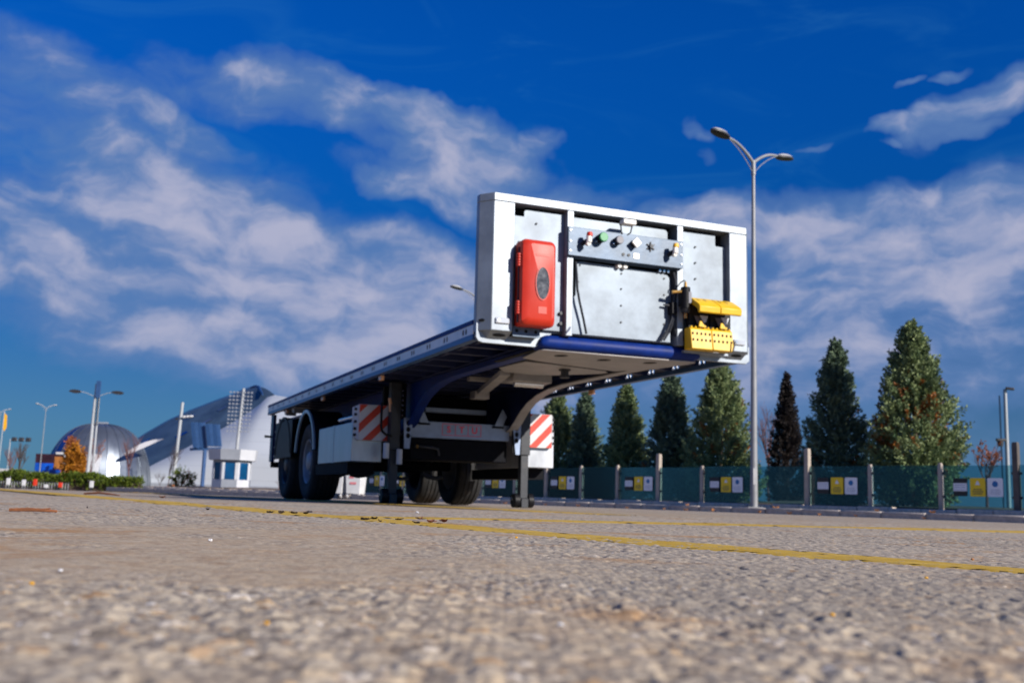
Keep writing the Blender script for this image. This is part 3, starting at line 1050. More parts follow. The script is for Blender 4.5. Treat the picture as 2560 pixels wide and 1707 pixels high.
def build_coupling_board():
    cb = MB().box(-0.553, 0.522, -0.142, -0.1115, 2.052, 2.290).build('coupling_board', M['zinc'], trailer, bevel=0.004)
    MB().box(-0.548, 0.517, -0.1105, -0.045, 2.046, 2.0515).build('board_flange', M['zinc'], cb)
    y = -0.142
    for x in (-0.535, 0.505):
        for z in (2.09, 2.17, 2.26):
            MB().cyl((x, y, z), (x, y - 0.008, z), 0.009, 0.007, 8).build('screw', M['bright_steel'], cb)

    def gladhand(x, z, cap):
        MB().cyl((x - 0.005, y, z - 0.02), (x - 0.005, y - 0.075, z - 0.02), 0.017, 0.019, 12).build('air_coupling', M['leg'], cb)
        b = MB().cyl((x, y - 0.075, z - 0.038), (x, y - 0.075, z + 0.012), 0.024, 0.022, 14)
        b.cyl((x - 0.004, y - 0.050, z - 0.042), (x - 0.004, y - 0.085, z - 0.050), 0.022, 0.018, 10)
        b.build('coupling_head', M['white_plastic'], cb)
        MB().cyl((x + 0.004, y - 0.077, z + 0.012), (x + 0.004, y - 0.077, z + 0.046), 0.027, 0.021, 14).build('coupling_cap', cap, cb, bevel=0.004)
        MB().bar((x - 0.02, y - 0.06, z - 0.03), (x - 0.045, y - 0.03, z - 0.055), 0.018, 0.03).build('coupling_lever', M['black'], cb)
    gladhand(-0.405, 2.195, M['red'])
    gladhand(0.402, 2.195, M['yellow_cap'])

    def socket(x, z, r, depth, m, lid):
        MB().cyl((x, y, z), (x, y - depth, z), r * 0.92, r, 18).build('socket', M['black'], cb)
        MB().cyl((x, y - depth, z), (x, y - depth - 0.018, z), r * 1.02, r * 0.92, 18).build('socket_cap', m, cb, bevel=0.003)
        if lid:
            MB().cyl((x - r * 1.1, y, z - r * 0.8), (x - r * 1.1, y - 0.03, z - r * 0.8), 0.008, None, 8).build('screw', M['bright_steel'], cb)
    socket(-0.268, 2.218, 0.040, 0.060, M['green'], True)
    socket(-0.112, 2.216, 0.036, 0.045, M['grey_plastic'], True)
    # pale square cap set on its corner
    q = Matrix.Translation((0.050, y - 0.045, 2.214)) @ Matrix.Rotation(R(45), 4, 'Y')
    MB().cyl((0.050, y, 2.214), (0.050, y - 0.04, 2.214), 0.03, None, 14).build('socket', M['black'], cb)
    MB().boxm(q, 0.066, 0.020, 0.066).build('socket_cap', M['white_plastic'], cb, bevel=0.004)
    b = MB().cyl((0.205, y, 2.205), (0.205, y - 0.028, 2.205), 0.022, 0.017, 12)
    for k in range(6):
        a = R(60 * k + 30)
        b.bar((0.205, y - 0.008, 2.205), (0.205 + 0.042 * math.cos(a), y - 0.008, 2.205 + 0.042 * math.sin(a)), 0.006, 0.008)
    b.build('test_point', M['leg'], cb)
    for x in (-0.05, 0.0):
        MB().cyl((x, y - 0.001, 2.112), (x, y - 0.006, 2.112), 0.013, None, 12).build('button', M['hose'], cb)
    MB().box(0.045, 0.10, y - 0.003, y - 0.0005, 2.088, 2.135).build('plate_label', M['white_plastic'], cb)
    # work lamp on a bent bracket above
    MB().box(-0.092, 0.028, -0.225, -0.150, 2.352, 2.394).build('work_lamp', M['white_plastic'], cb, bevel=0.008)
    MB().box(-0.086, 0.022, -0.150, -0.135, 2.356, 2.390).build('work_lamp_back', M['black'], cb)
    MB().tube([(-0.085, -0.16, 2.355), (-0.075, -0.15, 2.30), (-0.06, -0.146, 2.285)], 0.006, 6).build('lamp_bracket', M['black'], cb)
    MB().tube([(0.02, -0.16, 2.355), (0.012, -0.15, 2.30), (-0.01, -0.146, 2.285)], 0.006, 6).build('lamp_bracket', M['black'], cb)
    # pale bushes and small fittings hanging below the board
    for x in (-0.055, 0.0):
        MB().cyl((x, -0.04, 2.028), (x, -0.095, 2.026), 0.022, 0.019, 14).build('bush', M['white_plastic'], cb, bevel=0.003)
    for x in (0.335, 0.375, 0.415):
        MB().cyl((x, -0.05, 2.030), (x, -0.085, 2.028), 0.012, None, 8).build('fitting', M['bright_steel'], cb)


build_coupling_board()


def build_extinguisher_box():
    x0, x1, z0, z1 = -0.985, -0.700, 1.438, 2.118
    bx = MB().box(x0, x1, -0.165, -0.060, z0, z1).build('extinguisher_box', M['red'], trailer, bevel=0.02)
    lid = MB()
    a = rrect(x0 - 0.006, x1 + 0.006, z0 - 0.006, z1 + 0.006, 0.045, 6)
    b = rrect(x0 + 0.002, x1 - 0.002, z0 + 0.004, z1 - 0.004, 0.045, 6)
    c = rrect(x0 + 0.050, x1 - 0.025, z0 + 0.050, z1 - 0.035, 0.030, 6)
    n = len(a)
    vs = [(p[0], -0.166, p[1]) for p in a] + [(p[0], -0.200, p[1]) for p in a] + [(p[0], -0.222, p[1]) for p in b] + [(p[0], -0.252, p[1]) for p in c]
    fs = [tuple(range(n))]
    for k in range(3):
        fs += [(k * n + i, k * n + (i + 1) % n, (k + 1) * n + (i + 1) % n, (k + 1) * n + i) for i in range(n)]
    fs.append(tuple(3 * n + i for i in range(n)))
    lid.add(vs, fs)
    lid.build('lid', M['red'], bx, bevel=0.006)
    cx, cz = -0.823, 1.770
    e = MB()
    e.prism(ellipse(cx, cz, 0.056, 0.128, 28), -0.256, -0.2525, 1)
    e.build('window', M['window_grey'], bx)
    ring = MB()
    o1, o2 = ellipse(cx, cz, 0.062, 0.136, 28), ellipse(cx, cz, 0.056, 0.128, 28)
    vs = [(p[0], -0.2525, p[1]) for p in o1] + [(p[0], -0.259, p[1]) for p in o1] + [(p[0], -0.259, p[1]) for p in o2] + [(p[0], -0.2525, p[1]) for p in o2]
    m = 28
    ring.add(vs, [(k * m + i, k * m + (i + 1) % m, (k + 1) * m + (i + 1) % m, (k + 1) * m + i) for k in range(3) for i in range(m)])
    ring.build('window_rim', M['red'], bx)
    MB().box(-0.885, -0.765, -0.2545, -0.252, 1.985, 2.005).build('raised_lettering', M['red'], bx)
    MB().box(-0.855, -0.785, -0.2545, -0.252, 1.530, 1.585).build('raised_label', M['red'], bx)
    for zc in (1.955, 1.575):
        h = MB()
        for k in range(5):
            h.cyl((x0 - 0.016, -0.185, zc - 0.05 + 0.021 * k), (x0 - 0.016, -0.185, zc - 0.034 + 0.021 * k), 0.017, None, 10)
        h.box(x0 - 0.024, x0 + 0.01, -0.18, -0.15, zc - 0.055, zc + 0.055)
        h.build('hinge', M['red'], bx)
    MB().cyl((x0 - 0.012, -0.175, z0 + 0.02), (x0 - 0.012, -0.175, z1 - 0.06), 0.006, None, 8).build('hinge_pin', M['leg'], bx)
    MB().box(x0 + 0.03, x1 - 0.03, -0.0595, -0.050, z0 - 0.02, z1 + 0.02).build('mounting_plate', M['leg'], bx)


build_extinguisher_box()


def build_front_fittings():
    # filter bottle with brass unions beside the chocks
    fb = MB().cyl((0.520, -0.185, 1.70), (0.520, -0.185, 1.885), 0.040, None, 18).build('air_filter', M['black'], trailer, bevel=0.006)
    MB().cyl((0.520, -0.185, 1.665), (0.520, -0.185, 1.70), 0.030, 0.040, 16).build('filter_bowl', M['hose'], fb)
    MB().box(0.525, 0.552, -0.230, -0.218, 1.745, 1.84).build('filter_label', M['grey_plastic'], fb)
    MB().cyl((0.520, -0.185, 1.886), (0.520, -0.185, 1.930), 0.014, 0.010, 10).build('union', M['brass'], fb)
    MB().tube([(0.520, -0.185, 1.93), (0.515, -0.18, 1.945), (0.49, -0.16, 1.93), (0.47, -0.13, 1.89)], 0.005, 6).build('pipe', M['black'], fb)
    MB().cyl((0.480, -0.185, 1.845), (0.405, -0.160, 1.838), 0.013, 0.016, 10).build('union', M['brass'], fb)
    MB().cyl((0.520, -0.185, 1.620), (0.520, -0.185, 1.664), 0.014, 0.012, 10).build('union', M['brass'], fb)
    MB().box(0.495, 0.535, -0.15, -0.1095, 1.73, 1.87).build('filter_bracket', M['leg'], fb)
    for nm, pts, r in (('hose', [(-0.452, -0.03, 2.02), (-0.450, -0.05, 1.90), (-0.446, -0.055, 1.79), (-0.425, -0.055, 1.69), (-0.385, -0.05, 1.55), (-0.357, -0.05, 1.43)], 0.010),
                       ('hose', [(0.470, -0.03, 2.03), (0.480, -0.05, 1.95), (0.478, -0.05, 1.85), (0.455, -0.05, 1.74)], 0.016),
                       ('hose', [(0.450, -0.05, 1.70), (0.440, -0.06, 1.62), (0.395, -0.06, 1.52), (0.335, -0.05, 1.43)], 0.012),
                       ('hose', [(0.462, -0.05, 1.69), (0.452, -0.07, 1.62), (0.415, -0.07, 1.52), (0.358, -0.06, 1.43)], 0.008),
                       ('hose', [(0.470, -0.03, 1.68), (0.480, -0.03, 1.58), (0.500, -0.03, 1.50), (0.56, -0.03, 1.45)], 0.030)):
        pts = [(p[0], p[1] - 0.045, p[2]) for p in pts]
        MB().tube(pts, r, 8).build(nm, M['hose'], trailer)
    v = MB().box(0.425, 0.480, -0.125, -0.053, 1.66, 1.765).build('relay_valve', M['black'], trailer, bevel=0.008)
    MB().cyl((0.425, -0.09, 1.735), (0.365, -0.09, 1.738), 0.012, 0.008, 8).build('valve_pipe', M['leg'], v)
    MB().tube([(-0.51, -0.112, 1.47), (-0.53, -0.125, 1.44), (-0.55, -0.125, 1.415)], 0.006, 6).build('hook', M['bright_steel'], trailer)


build_front_fittings()


def build_nose():
    sec = [(0.12, 1.405), (-0.020, 1.405), (-0.058, 1.395), (-0.080, 1.368), (-0.084, 1.340), (-0.076, 1.312), (-0.050, 1.292), (-0.020, 1.286), (0.12, 1.286)]
    xs = [(-0.745, 0.35), (-0.725, 0.75), (-0.675, 1.0), (0.675, 1.0), (0.725, 0.75), (0.745, 0.35)]
    n = len(sec)
    vs = [(x, 0.02 + (y - 0.02) * (0.6 + 0.4 * k), 1.325 + (z - 1.325) * k) for x, k in xs for y, z in sec]
    fs = [(i * n + j, i * n + (j + 1) % n, (i + 1) * n + (j + 1) % n, (i + 1) * n + j) for i in range(len(xs) - 1) for j in range(n)]
    fs += [tuple(range(n)), tuple((len(xs) - 1) * n + j for j in range(n))]
    MB().add(vs, fs).build('coupling_nose', M['navy'], trailer, smooth=60)
    FL = Matrix(((1, 0, 0, 0), (0, 1, 0, 0), (0, 0, 1, 1.2815), (0, 0, 0, 1)))
    holes = [ellipse(-0.443, 0.197, 0.058, 0.075), ellipse(-0.02, 0.243, 0.058, 0.075), ellipse(0.40, 0.196, 0.058, 0.075)]
    rp = plate('rubbing_plate', [(-0.73, 0.0), (-0.70, -0.045), (0.70, -0.045), (0.73, 0.0), (0.66, 0.55), (0.42, 0.88), (-0.20, 0.70), (-0.48, 0.60), (-0.66, 0.50)],
               holes, 0.008, M['under'], trailer, FL)
    MB().box(-0.72, 0.72, 0.125, 1.0, 1.295, 1.305).build('plate_back', M['hollow'], rp)  # dark sheet put in as the shade behind the holes
    FL2 = Matrix(((1, 0, 0, 0), (0, 1, 0, 0), (0, 0, 1, 1.288), (0, 0, 0, 1)))
    plate('kingpin_plate', [(-0.52, 0.75), (-0.25, 0.80), (0.38, 0.98), (0.46, 1.08), (0.42, 1.20), (0.10, 1.55), (-0.10, 1.62), (-0.40, 1.55), (-0.55, 1.30)], [],
          0.008, M['under'], rp, FL2)
    MB().lathe([(1.284, 0.055), (1.27, 0.055), (1.265, 0.037), (1.235, 0.037), (1.23, 0.045), (1.205, 0.045), (1.20, 0.0)], (0.0, 1.05, 0), 'Z', 20).build('kingpin', M['leg'], rp)
    cat = MB().box(-0.20, 0.22, 1.80, 1.98, 1.235, 1.33).build('neck_bracket', M['under'], rp, bevel=0.01)
    MB().bar((-0.36, 1.62, 1.285), (0.06, 3.35, 1.265), 0.10, 0.05).build('diagonal_strut', M['under'], rp)
    MB().box(0.0, 0.18, 3.40, 3.56, 1.20, 1.29).build('strut_foot', M['under'], rp, bevel=0.008)
    MB().cyl((-0.15, 1.9, 1.225), (0.16, 1.9, 1.225), 0.035, None, 12).build('neck_tube', M['bright_steel'], rp)
    MB().box(-0.38, 0.50, 2.55, 2.62, 1.30, 1.34).build('neck_cross_piece', M['under'], rp)


build_nose()


def build_frame():
    path = [(-0.02, 1.306), (1.0, 1.306), (2.3, 1.304), (2.65, 1.285), (2.95, 1.245), (3.22, 1.175), (3.42, 1.085), (3.58, 0.985), (3.72, 0.905), (3.95, 0.845),
            (4.4, 0.815), (6.0, 0.81), (8.8, 0.86), (9.45, 0.95)]
    for s in (-1, 1):
        x = s * 0.62
        poly = [(y, z) for y, z in path] + [(9.45, 1.36), (-0.02, 1.36)]
        ch = MB().prism(poly, x - 0.006, x + 0.006, 0).build('chassis_beam', M['navy'] if s < 0 else M['navy_dark'], trailer, smooth=50)  # right web darker: shade under the deck put into its paint
        fl = MB()
        n = len(path)
        w = 0.055
        vs = []
        for y, z in path:
            vs += [(x - w, y, z - 0.014), (x + w, y, z - 0.014), (x + w, y, z), (x - w, y, z)]
        fs = [(i * 4 + j, i * 4 + (j + 1) % 4, (i + 1) * 4 + (j + 1) % 4, (i + 1) * 4 + j) for i in range(n - 1) for j in range(4)]
        fs += [(0, 1, 2, 3), tuple((n - 1) * 4 + j for j in range(4))]
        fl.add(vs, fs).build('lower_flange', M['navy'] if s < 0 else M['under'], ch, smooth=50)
        MB().box(x - w, x + w, -0.02, 9.45, 1.361, 1.375).build('upper_flange', M['navy_dark'], ch)
    MB().box(-1.262, 1.262, 0.06, 9.58, 1.462, 1.480).build('deck_floor', M['chassis'], trailer)
    cm = MB().box(-1.25, 1.25, -0.035, 0.035, 1.376, 1.4615).mesh('cross_member', M['navy_dark'])
    for k in range(20):
        link_mesh('cross_member', cm, trailer, (0, 0.30 + 0.47 * k, 0))
    st = MB().box(-0.02, 0.02, 0, 9.3, 1.40, 1.44).mesh('stringer', M['navy_dark'])
    for x in (-1.0, -0.82, -0.3, 0.3, 0.82, 1.0):
        o = link_mesh('stringer', MB().box(x - 0.02, x + 0.02, 0.1, 9.5, 1.4, 1.43).mesh('stringer', M['navy_dark']), trailer)
        break
    # side rails with real lashing holes
    for s in (-1, 1):
        X = s * 1.275
        r = MB().box(min(X - s * 0.03, X + s * 0.010), max(X - s * 0.03, X + s * 0.010), 0.055, 9.60, 1.452, 1.488).build('side_rail', M['navy'], trailer, bevel=0.004)
        MB().box(min(X - s * 0.06, X + s * 0.006), max(X - s * 0.06, X + s * 0.006), 0.055, 9.60, 1.328, 1.374).build('rail_lip', M['rail_blue'], r, bevel=0.004)
        holes = []
        for k in range(20):
            yc = 0.252 + 0.468 * k
            holes += [ellipse(yc - 0.034, 1.413, 0.020, 0.026, 10), ellipse(yc + 0.034, 1.413, 0.020, 0.026, 10)]
        plate('slotted_strip', [(0.055, 1.3745), (9.60, 1.3745), (9.60, 1.4515), (0.055, 1.4515)], holes, 0.005, M['rail_strip'], r, side_at(X))
        if s < 0:  # dark sheet added on the left only, as shade behind the holes
            MB().box(X + 0.012, X + 0.016, 0.06, 9.59, 1.3745, 1.4515).build('hole_shade_sheet', M['hollow'], r)
    for y in (2.91, 5.69, 8.2):
        for s in (-1, 1):
            MB().box(s * 1.225 - 0.018, s * 1.225 + 0.018, y - 0.055, y + 0.055, 1.275, 1.326).build('side_marker', M['amber'], trailer, bevel=0.008)
    # brackets of the side guards hanging from the deck
    for y in (7.75, 8.35):
        MB().add([(-1.2, y, 1.33), (-1.2, y + 0.22, 1.33), (-1.2, y + 0.14, 1.27), (-1.2, y + 0.02, 1.25), (-1.05, y, 1.33), (-1.05, y + 0.22, 1.33), (-1.05, y + 0.14, 1.27), (-1.05, y + 0.02, 1.25)],
                 [(0, 1, 2, 3), (7, 6, 5, 4), (0, 4, 5, 1), (1, 5, 6, 2), (2, 6, 7, 3), (3, 7, 4, 0)]).build('guard_bracket', M['under'], trailer)
    # transverse beam with the three letters
    sb = MB().box(-0.612, 0.612, 3.832, 3.90, 0.757, 0.945).build('support_beam', M['steel_blue'], trailer, bevel=0.006)
    lp = MB()
    y = 3.8315
    for k in range(4):
        x = -0.225 + 0.158 * k
        lp.box(x - 0.003, x + 0.003, y - 0.002, y - 0.0002, 0.797, 0.925)
    for z in (0.797, 0.925):
        lp.box(-0.222, 0.246, y - 0.0016, y - 0.0002, z - 0.003, z + 0.003)
    lp.build('letter_frame', M['letter_red'], sb)
    for k, ch in enumerate('STU'):
        fr = Matrix.Translation((-0.146 + 0.158 * k, y - 0.002, 0.861)) @ FRONT
        text_mesh('letter', ch, 0.105, 0.001, M['letter_red'], sb, fr)
    for s in (-1, 1):
        plate('gusset', [(s * 0.556, 1.04), (s * 0.504, 1.13), (s * 0.405, 0.925), (s * 0.505, 0.925)], [ellipse(s * 0.515, 1.035, 0.016, 0.018)] if s < 0 else [], 0.02, M['steel_blue'], sb, front_at(3.80))
        MB().box(s * 0.455 - 0.065, s * 0.455 + 0.065, 3.79, 3.845, 0.903, 0.924).build('gusset_foot', M['chassis'], sb)
    MB().box(-0.34, 0.43, 4.13, 4.19, 1.075, 1.132).build('tie_beam', M['steel_blue'], trailer, bevel=0.005)
    MB().box(-0.61, 0.61, 4.6, 5.4, 0.9, 1.3).build('air_tank_housing', M['chassis'], trailer)
    MB().box(-0.60, 0.60, 3.86, 4.25, 0.5, 0.755).build('suspension_housing', M['chassis'], trailer, bevel=0.02)
    MB().tube([(-0.56, 3.80, 0.655), (-0.50, 3.80, 0.655), (-0.34, 3.80, 0.645), (-0.275, 3.82, 0.63), (-0.255, 3.84, 0.56)], 0.016, 8).build('brake_hose', M['leg'], trailer)
    MB().cyl((-0.545, 3.80, 0.655), (-0.52, 3.80, 0.655), 0.022, None, 10).build('hose_union', M['brass'], trailer)


build_frame()


def build_legs():
    for s in (-1, 1):
        x = s * 0.80
        fz = foot_z(x, 3.85)
        lg = MB().box(x - 0.062, x + 0.062, 3.78, 3.90, 0.60, 1.37).build('landing_leg', M['leg'], trailer, bevel=0.008)
        MB().box(x - 0.048, x + 0.048, 3.795, 3.885, 0.11 + fz, 0.599).build('inner_leg', M['leg'], lg, bevel=0.006)
        f = MB()
        for dx in (-0.088, 0.088):
            f.cyl((x + dx - 0.038, 3.84, 0.084 + fz), (x + dx + 0.038, 3.84, 0.084 + fz), 0.083, None, 20)
        f.build('foot_roller', M['black'], lg, bevel=0.01)
        MB().box(x - 0.045, x + 0.045, 3.76, 3.92, 0.002 + fz, 0.11 + fz).build('foot_shoe', M['leg'], lg, bevel=0.006)
        MB().cyl((x - 0.135, 3.84, 0.10 + fz), (x + 0.135, 3.84, 0.10 + fz), 0.014, None, 10).build('foot_axle', M['bright_steel'], lg)
        xi = s * 0.665
        w = 0.055
        lo = 0.60 if s > 0 else 0.62
        outer = [(xi - w, 0.965), (xi + w, 0.965), (xi + (0.022 if s < 0 else 0.040), lo), (xi - (0.040 if s < 0 else 0.010), lo)]
        holes = [ellipse(xi - 0.002 * s, z, 0.026, 0.031) for z in (0.905, 0.835, 0.765)]
        plate('leg_bracket', outer, holes, 0.010, M['steel_blue'], lg, front_at(3.735))
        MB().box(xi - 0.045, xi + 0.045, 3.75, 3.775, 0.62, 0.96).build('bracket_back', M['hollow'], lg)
        MB().box(s * 0.70 - 0.03, s * 0.70 + 0.03, 3.83, 3.92, 0.96, 1.36).build('leg_mount', M['chassis'], lg)
        b = MB()
        for k in range(6):
            b.cyl((s * 0.715, 3.829, 1.0 + 0.055 * k), (s * 0.715, 3.818, 1.0 + 0.055 * k), 0.010, None, 8)
        b.build('mount_bolt', M['bright_steel'], lg)
    # gear plate and crank on the near leg
    gp = plate('gear_plate', [(-0.905, 1.10), (-0.86, 1.06), (-0.815, 0.95), (-0.82, 0.83), (-0.895, 0.765)], [], 0.02, M['leg'], trailer, front_at(3.62))
    MB().tube([(-0.985, 3.72, 1.12), (-0.99, 3.70, 1.02), (-0.99, 3.70, 0.86), (-0.975, 3.70, 0.80), (-0.93, 3.70, 0.765), (-0.86, 3.72, 0.75)], 0.015, 8).build('crank_handle', M['black'], trailer)
    MB().tube([(-0.905, 3.70, 1.17), (-0.90, 3.69, 1.12), (-0.89, 3.69, 1.02)], 0.018, 8).build('cable', M['amber'], trailer)
    for x, z0, z1 in ((-0.76, 0.44, 0.612), (-0.915, 0.50, 0.675)):
        MB().cyl((x, 3.72, z0), (x, 3.72, z1), 0.034, None, 14).build('reservoir', M['board_white'], trailer, bevel=0.008)


build_legs()


def build_boxes():
    for s in (-1, 1):
        x0, x1 = sorted((s * 1.25, s * 0.90))
        bx = MB().box(x0, x1, 3.96, 5.70, 0.465, 0.905).build('side_box', M['alu_box'], trailer, bevel=0.006)
        MB().box(x0 + 0.02, x1 - 0.02, 4.2, 5.9, 0.33, 0.46).build('box_carrier', M['chassis'], bx)
        MB().box(x0 - 0.004, x1 + 0.004, 4.85, 4.90, 0.461, 0.909).build('box_strap', M['alu_box'], bx)
        # striped warning board in front of it
        u0, u1 = sorted((s * 0.845, s * 1.195))
        wb = MB().box(u0, u1, 3.90, 3.955, 0.70, 1.105).build('warning_board', M['board_white'], trailer, bevel=0.004)
        cx, cz = (u0 + u1) / 2, 0.9025
        hw, hh = (u1 - u0) / 2 - 0.004, 0.199
        for k in range(-3, 4):
            # diagonal red stripe clipped to the board
            c0 = k * 0.225 + 0.05
            band = [(-1, -1 + c0), (1, 1 + c0), (1, 1 + c0 + 0.105), (-1, -1 + c0 + 0.105)]
            poly = clip_rect(band, -hw, hw, -hh, hh)
            if len(poly) > 2:
                pts = [(cx + p[0], cz + p[1]) for p in poly]
                MB().prism(pts, 3.8955, 3.8992, 1).build('red_stripe', M['board_red'], wb, smooth=0)
        # housing side with its black clips
        xo = s * 1.196
        ho = MB().add([(xo, 3.90, 1.10), (xo, 3.90, 0.71), (xo + s * 0.055, 3.99, 0.74), (xo + s * 0.055, 3.99, 1.07), (xo - s * 0.05, 3.99, 0.74), (xo - s * 0.05, 3.99, 1.07)],
                      [(0, 1, 2, 3), (3, 2, 4, 5), (0, 3, 5), (1, 4, 2), (0, 5, 4, 1)]).build('housing_side', M['board_white'], wb)
        for z in (0.76, 0.83, 0.91, 0.99, 1.05):
            MB().box(xo + s * 0.030 - 0.014, xo + s * 0.030 + 0.014, 3.925, 3.95, z - 0.014, z + 0.014).build('clip', M['black'], wb)
        MB().box(min(s * 0.90, s * 0.845), max(s * 0.90, s * 0.845), 3.955, 4.02, 0.72, 1.33).build('board_hanger', M['chassis'], trailer)
        MB().cyl((s * 1.1, 4.5, 1.0), (s * 1.1, 5.2, 1.0), 0.028, None, 12).build('guard_tube', M['bright_steel'], trailer)
        # white slab under the far board is the box front; low rail between the wheels
        MB().box(s * 0.95 - 0.03, s * 0.95 + 0.03, 4.0, 5.95, 0.905, 0.95).build('box_rail', M['chassis'], trailer)


def clip_rect(poly, x0, x1, y0, y1):
    def clip(ps, inside, cross):
        out = []
        for i in range(len(ps)):
            a, b = ps[i], ps[(i + 1) % len(ps)]
            ia, ib = inside(a), inside(b)
            if ia:
                out.append(a)
            if ia != ib:
                out.append(cross(a, b))
        return out

    def cx(v):
        return lambda a, b: (v, a[1] + (b[1] - a[1]) * (v - a[0]) / (b[0] - a[0]))

    def cy(v):
        return lambda a, b: (a[0] + (b[0] - a[0]) * (v - a[1]) / (b[1] - a[1]), v)
    p = clip(poly, lambda q: q[0] >= x0, cx(x0))
    p = clip(p, lambda q: q[0] <= x1, cx(x1)) if p else p
    p = clip(p, lambda q: q[1] >= y0, cy(y0)) if p else p
    p = clip(p, lambda q: q[1] <= y1, cy(y1)) if p else p
    return p


build_boxes()


def build_wheels():
    prof = [(-0.155, 0.300), (-0.175, 0.33), (-0.192, 0.40), (-0.193, 0.455), (-0.180, 0.495), (-0.165, 0.508)]
    xg = -0.150
    for k in range(4):
        xg0 = -0.110 + 0.0635 * k
        prof += [(xg0, 0.520), (xg0 + 0.003, 0.507), (xg0 + 0.015, 0.507), (xg0 + 0.018, 0.520)]
    prof += [(0.165, 0.508), (0.180, 0.495), (0.193, 0.455), (0.192, 0.40), (0.175, 0.33), (0.155, 0.300)]
    tyre = MB().lathe(prof, (0, 0, 0), 'X', 72).mesh('tyre', M['rubber'], smooth=40)
    rp = [(-0.165, 0.302), (-0.172, 0.296), (-0.160, 0.280), (-0.10, 0.265), (-0.085, 0.20), (-0.095, 0.165), (-0.10, 0.14), (-0.15, 0.13), (-0.17, 0.10), (-0.172, 0.0)]
    rb = MB().lathe(rp, (0, 0, 0), 'X', 48)
    rb.lathe([(0.165, 0.302), (0.172, 0.296), (0.12, 0.27), (-0.09, 0.262)], (0, 0, 0), 'X', 48)
    for k in range(10):
        a = 2 * PI * k / 10
        rb.cyl((-0.09, 0.168 * math.cos(a), 0.168 * math.sin(a)), (-0.125, 0.168 * math.cos(a), 0.168 * math.sin(a)), 0.016, None, 6)
    rim = rb.mesh('rim', M['rim'], smooth=35)
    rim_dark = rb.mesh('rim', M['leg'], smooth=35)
    hb = MB()
    for k in range(10):
        a = 2 * PI * (k + 0.5) / 10
        hb.cyl((-0.0895, 0.228 * math.cos(a), 0.228 * math.sin(a)), (-0.101, 0.228 * math.cos(a), 0.228 * math.sin(a)), 0.024, None, 12)
    hand = hb.mesh('rim_opening', M['hollow'])
    wsum = []
    for y in (6.66, 8.30):
        for s in (-1, 1):
            x = s * 1.018
            w = bpy.data.objects.new('wheel', None)
            COL.objects.link(w)
            w.parent = trailer
            w.location = (x, y, 0.518 + foot_z(x, y))
            w.rotation_euler = (random.Random(int(y * 10 + s)).uniform(0, 6), 0, 0) if s < 0 else (0.4, 0, PI)
            link_mesh('tyre', tyre, w)
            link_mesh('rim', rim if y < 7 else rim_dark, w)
            link_mesh('rim_opening', hand, w)
            # mudguard
            g = MB()
            n = 18
            vs, fs = [], []
            xa, xb = s * 1.245, s * 0.80
            for i in range(n + 1):
                a = R(8 + 164.0 * i / n)
                for rr, xx in ((0.625, xa), (0.625, xb), (0.64, xb), (0.64, xa)):
                    vs.append((xx, y + rr * math.cos(a), 0.575 + rr * math.sin(a)))
            for i in range(n):
                fs += [(i * 4 + j, i * 4 + (j + 1) % 4, (i + 1) * 4 + (j + 1) % 4, (i + 1) * 4 + j) for j in range(4)]
            fs += [(0, 1, 2, 3), tuple(n * 4 + j for j in range(4))]
            mg = g.add(vs, fs).build('mudguard', M['black'], trailer, smooth=60)
            e = MB()
            vs, fs = [], []
            for i in range(n + 1):
                a = R(8 + 164.0 * i / n)
                for rr, xx in ((0.605, xa + s * 0.008), (0.605, xa - s * 0.02), (0.648, xa - s * 0.02), (0.648, xa + s * 0.008)):
                    vs.append((xx, y + rr * math.cos(a), 0.575 + rr * math.sin(a)))
            for i in range(n):
                fs += [(i * 4 + j, i * 4 + (j + 1) % 4, (i + 1) * 4 + (j + 1) % 4, (i + 1) * 4 + j) for j in range(4)]
            fs += [(0, 1, 2, 3), tuple(n * 4 + j for j in range(4))]
            e.add(vs, fs).build('mudguard_edge', M['alu_box'] if y < 7 else M['black'], mg, smooth=60)
        ax = MB().cyl((-0.85, y, 0.52), (0.85, y, 0.52), 0.075, None, 16).build('axle', M['chassis'], trailer)
        for s in (-1, 1):
            MB().cyl((s * 0.45, y - 0.30, 0.66), (s * 0.45, y - 0.12, 0.60), 0.10, None, 16).build('brake_chamber', M['chassis'], ax)
            MB().cyl((s * 0.52, y + 0.42, 0.62), (s * 0.52, y + 0.42, 0.86), 0.13, None, 16).build('air_spring', M['rubber'], ax)
            MB().bar((s * 0.55, y - 0.55, 0.70), (s * 0.55, y + 0.45, 0.58), 0.09, 0.07).build('trailing_arm', M['chassis'], ax)
            MB().tube([(s * 0.35, y - 0.34, 0.40), (s * 0.42, y - 0.34, 0.36), (s * 0.55, y - 0.30, 0.34), (s * 0.66, y - 0.28, 0.36)], 0.03, 8).build('brake_cylinder', M['leg'], ax)
    MB().box(-0.6, 0.6, 5.95, 6.05, 0.62, 1.30).build('bulkhead', M['chassis'], trailer)
    MB().box(-0.6, 0.6, 7.3, 7.7, 0.62, 1.30).build('bogie_frame', M['chassis'], trailer)


build_wheels()


